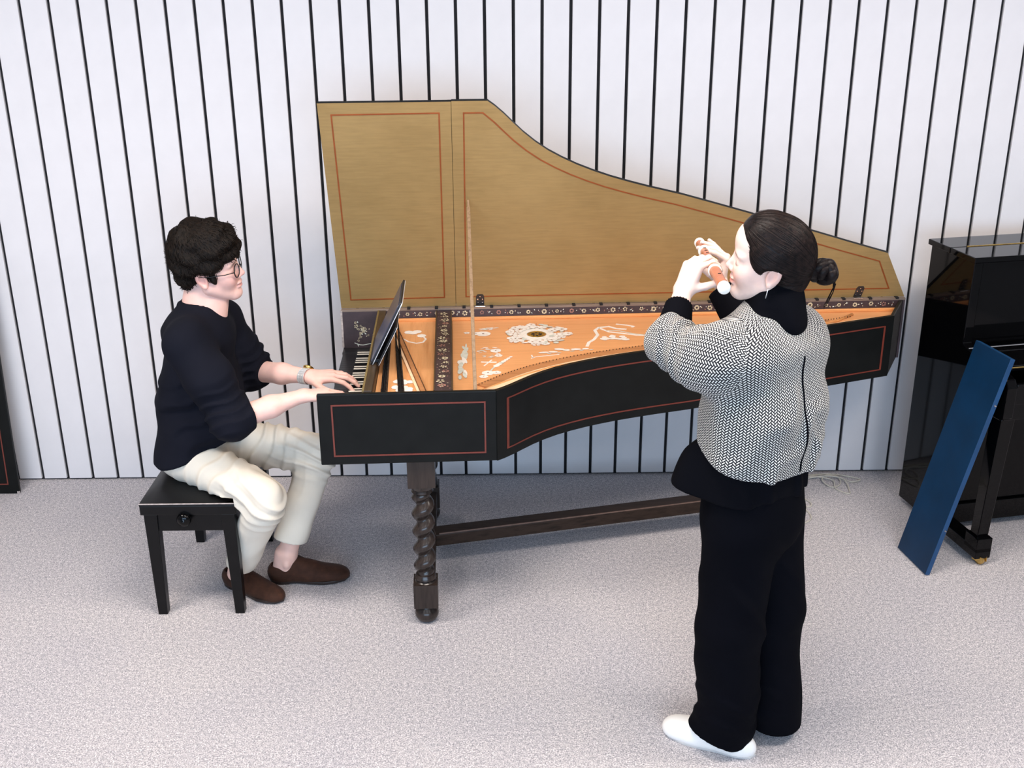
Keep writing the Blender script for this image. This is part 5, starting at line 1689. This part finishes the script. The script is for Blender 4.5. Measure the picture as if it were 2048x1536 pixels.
    def flat(heel, toe):
        heel, toe = vec(*heel), vec(*toe)
        f = toe - heel; L = np.linalg.norm(f[:2]); ang = math.atan2(f[1], f[0]); k = L / 0.27
        q = SDF()
        q.ell((0.050, 0, 0.022), (0.050, 0.034, 0.040), 0.03)
        q.ell((0.130, 0, 0.024), (0.080, 0.040, 0.042), 0.04)
        q.ell((0.195, 0, 0.018), (0.075, 0.047, 0.036), 0.03)
        q.ell((0.235, 0, 0.014), (0.036, 0.036, 0.024), 0.02)
        q.econe((0.050, 0, 0.040), (0.120, 0, 0.080), (0.045, 0.027), (0.06, 0.034), (1, 0, 0), 0.006, -1)
        q.cut((0, 0, 0.005), (0, 0, -1), 0.002)
        V, Fc = q.mesh(0.003); V = V * k
        ca, sa = math.cos(ang), math.sin(ang)
        W = np.stack([heel[0] + V[:, 0] * ca - V[:, 1] * sa, heel[1] + V[:, 0] * sa + V[:, 1] * ca, V[:, 2]], 1)
        o = np_mesh('shoe', W, Fc, white, P)
        prof = [(0.0, 0.0), (0.010, 0.021), (0.045, 0.034), (0.10, 0.037), (0.16, 0.045), (0.20, 0.047), (0.245, 0.036), (0.266, 0.016), (0.271, 0.0)]
        pts = prof + [(x, -y) for x, y in prof[-2:0:-1]]
        MB().prism([(heel[0] + k * (x * ca - y * sa), heel[1] + k * (x * sa + y * ca)) for x, y in pts], 0.0, 0.008).build('sole', solew, o, bevel=0.0015)
    flat((0.672, -1.900, 0), (0.424, -1.768, 0))
    flat((0.800, -1.790, 0), (0.600, -1.640, 0))
    # ---- hair drawn back into a bun
    hair = hair_mat('dark_smooth_hair', (0.0035, 0.003, 0.0035), (0.016, 0.010, 0.009), 0.42)
    hair2 = hair_mat('dark_smooth_hair_locks', (0.0045, 0.0035, 0.0035), (0.022, 0.013, 0.011), 0.40)
    h = SDF()
    h.ell((-0.003, 0, 0.046), (0.095, 0.080, 0.088), 0.02)
    h.ell((0.032, 0, 0.084), (0.056, 0.061, 0.049), 0.03)
    h.ell((-0.050, 0, 0.008), (0.056, 0.069, 0.076), 0.03)
    h.ell((-0.046, 0, -0.045), (0.043, 0.052, 0.042), 0.03)
    for y in (-1, 1):
        h.ell((0.008, y * 0.064, 0.040), (0.046, 0.020, 0.046), 0.02)
        h.ell((0.000, y * 0.085, -0.014), (0.031, 0.034, 0.032), 0.006, -1)
    h.ell((0.120, 0, -0.004), (0.068, 0.10, 0.082), 0.012, -1)
    h.ell((0.085, 0, -0.07), (0.09, 0.10, 0.06), 0.01, -1)
    Vh, Fh = h.mesh(0.0034)
    ho = np_mesh('hair', *place((Vh, Fh), O, F, U, hs), hair, P)
    # bun: coiled torus behind the head
    bc = vec(-0.134, -0.004, -0.006)
    bun = MB()
    def to_w(p): return tuple(hw(*p))
    for ring, (rr, r0, ox) in enumerate(((0.0225, 0.0150, 0.0), (0.013, 0.0150, -0.010), (0.024, 0.0125, 0.012))):
        n = 34
        pts = []
        for i in range(n + 1):
            q = 2 * math.pi * i / n * 1.15 + ring
            pts.append(to_w((bc[0] + ox * 0.6 + rr * math.cos(q), bc[1] + 0.010 * math.sin(q * 2 + ring) + (0.006 if ring == 1 else 0), bc[2] + rr * math.sin(q))))
        bun.tube(pts, [r0 * (0.88 + 0.12 * math.sin(i * 0.9)) for i in range(n + 1)], 10)
    bun.tube([to_w((-0.084, 0, -0.004)), to_w((-0.118, 0, -0.006))], [0.026, 0.020], 12)
    bo = bun.build('bun', hair, ho, True)
    for nm, fld, prt in (('hair_strands', h, ho),):
        R = np.random.RandomState(8)
        pool = Vh[(Vh[:, 0] > -0.09)]
        st = pool[R.choice(len(pool), 900)]
        tgt = vec(-0.104, 0, -0.006)
        def aim(Pp, d, i): 
            v = tgt - Pp; return v / (np.linalg.norm(v, axis=1, keepdims=True) + 1e-6)
        o = strands(fld, st, np.tile(vec(-1, 0, 0), (len(st), 1)), 12, 0.0085, 0.0013, hair2, nm, prt, 0.0006, 4, aim, 0.03, True)
        Vs = np.empty(len(o.data.vertices) * 3, np.float32); o.data.vertices.foreach_get('co', Vs)
        W, _ = place((Vs.reshape(-1, 3).astype(float), None), O, F, U, hs)
        o.data.vertices.foreach_set('co', W.astype(np.float32).ravel()); o.data.update()
        tag(o, kind='stuff')
    loose = MB()
    R = random.Random(4)
    for k in range(7):
        y0 = R.uniform(-.01, .01)
        loose.tube([to_w((-0.162 - 0.001 * k, y0, -0.028)), to_w((-0.166, y0 * 1.5, -0.052)), to_w((-0.160 + R.uniform(-.002, .002), y0 * 1.5, -0.078)), to_w((-0.154 + R.uniform(-.002, .002), y0, -0.100 - R.uniform(0, .012)))], [0.0012, 0.001, 0.0007, 0.0003], 4)
    loose.build('loose_wisp', hair, ho)
    # ---- earring
    MB().tube([to_w((0.002, 0.083, -0.034)), to_w((0.003, 0.086, -0.040)), to_w((0.004, 0.086, -0.060))], 0.0013, 6).build('earring', M['watchsteel'], P, True)
woman()

# ------------------------------------------------------------------ the flute
def flute():
    ax = unit(FL1 - FL0); L = float(np.linalg.norm(FL1 - FL0))
    t = empty('flute', tuple(FL0), 0, 'brown wooden flute with ivory rings held at the lips', 'flute')
    boxw = wood('reddish_boxwood', (0.30, 0.075, 0.020), (0.46, 0.14, 0.045), 0.3, (3, 30, 30))
    ivory = plain('ivory', (0.86, 0.83, 0.76), 0.35, 0.04)
    A = tuple(ax)
    def tube(name, prof, mat, parent=t): return autosmooth(MB().lathe(prof, 24, (0, 0, 0), A).build(name, mat, parent), 50)
    tube('cap', [(0.0, 0.0), (0.0135, 0.0), (0.0165, 0.003), (0.0165, 0.014), (0.0145, 0.018), (0.0, 0.018)], ivory)
    tube('head_joint', [(0.0, 0.016), (0.0140, 0.016), (0.0142, 0.06), (0.0142, 0.150), (0.0155, 0.165), (0.0155, 0.196), (0.0, 0.196)], boxw)
    tube('ring', [(0.0158, 0.192), (0.0182, 0.194), (0.0182, 0.206), (0.0158, 0.208)], ivory)
    tube('middle_joint', [(0.0, 0.204), (0.0150, 0.204), (0.0132, 0.235), (0.0126, 0.34), (0.0118, 0.452), (0.0, 0.452)], boxw)
    tube('ring', [(0.0125, 0.448), (0.0172, 0.450), (0.0172, 0.462), (0.0125, 0.464)], ivory)
    tube('foot_joint', [(0.0, 0.460), (0.0148, 0.460), (0.0122, 0.484), (0.0118, 0.540), (0.0135, 0.565), (0.0, 0.565)], boxw)
    tube('end_ring', [(0.0135, 0.562), (0.0155, 0.564), (0.0155, L), (0.0070, L), (0.0070, L - 0.01)], ivory)
    up = unit(vec(0, 0, 1) - ax * ax[2])
    hl = MB()
    for d in (0.105, 0.262, 0.297, 0.330, 0.378, 0.412, 0.446):
        c = ax * d + up * (0.0142 if d < .2 else 0.0122)
        hl.lathe([(0.0042, -0.002), (0.0042, 0.0004), (0.0, 0.0004)], 12, tuple(c), tuple(up))
    tag(hl.build('tone_holes', M['groove'], t), kind='stuff')
    k = MB().bar(tuple(ax * 0.490 + up * 0.0165), tuple(ax * 0.535 + up * 0.0165), 0.006, 0.0025, tuple(up))
    k.build('key', M['watchsteel'], t, bevel=0.0005)
flute()
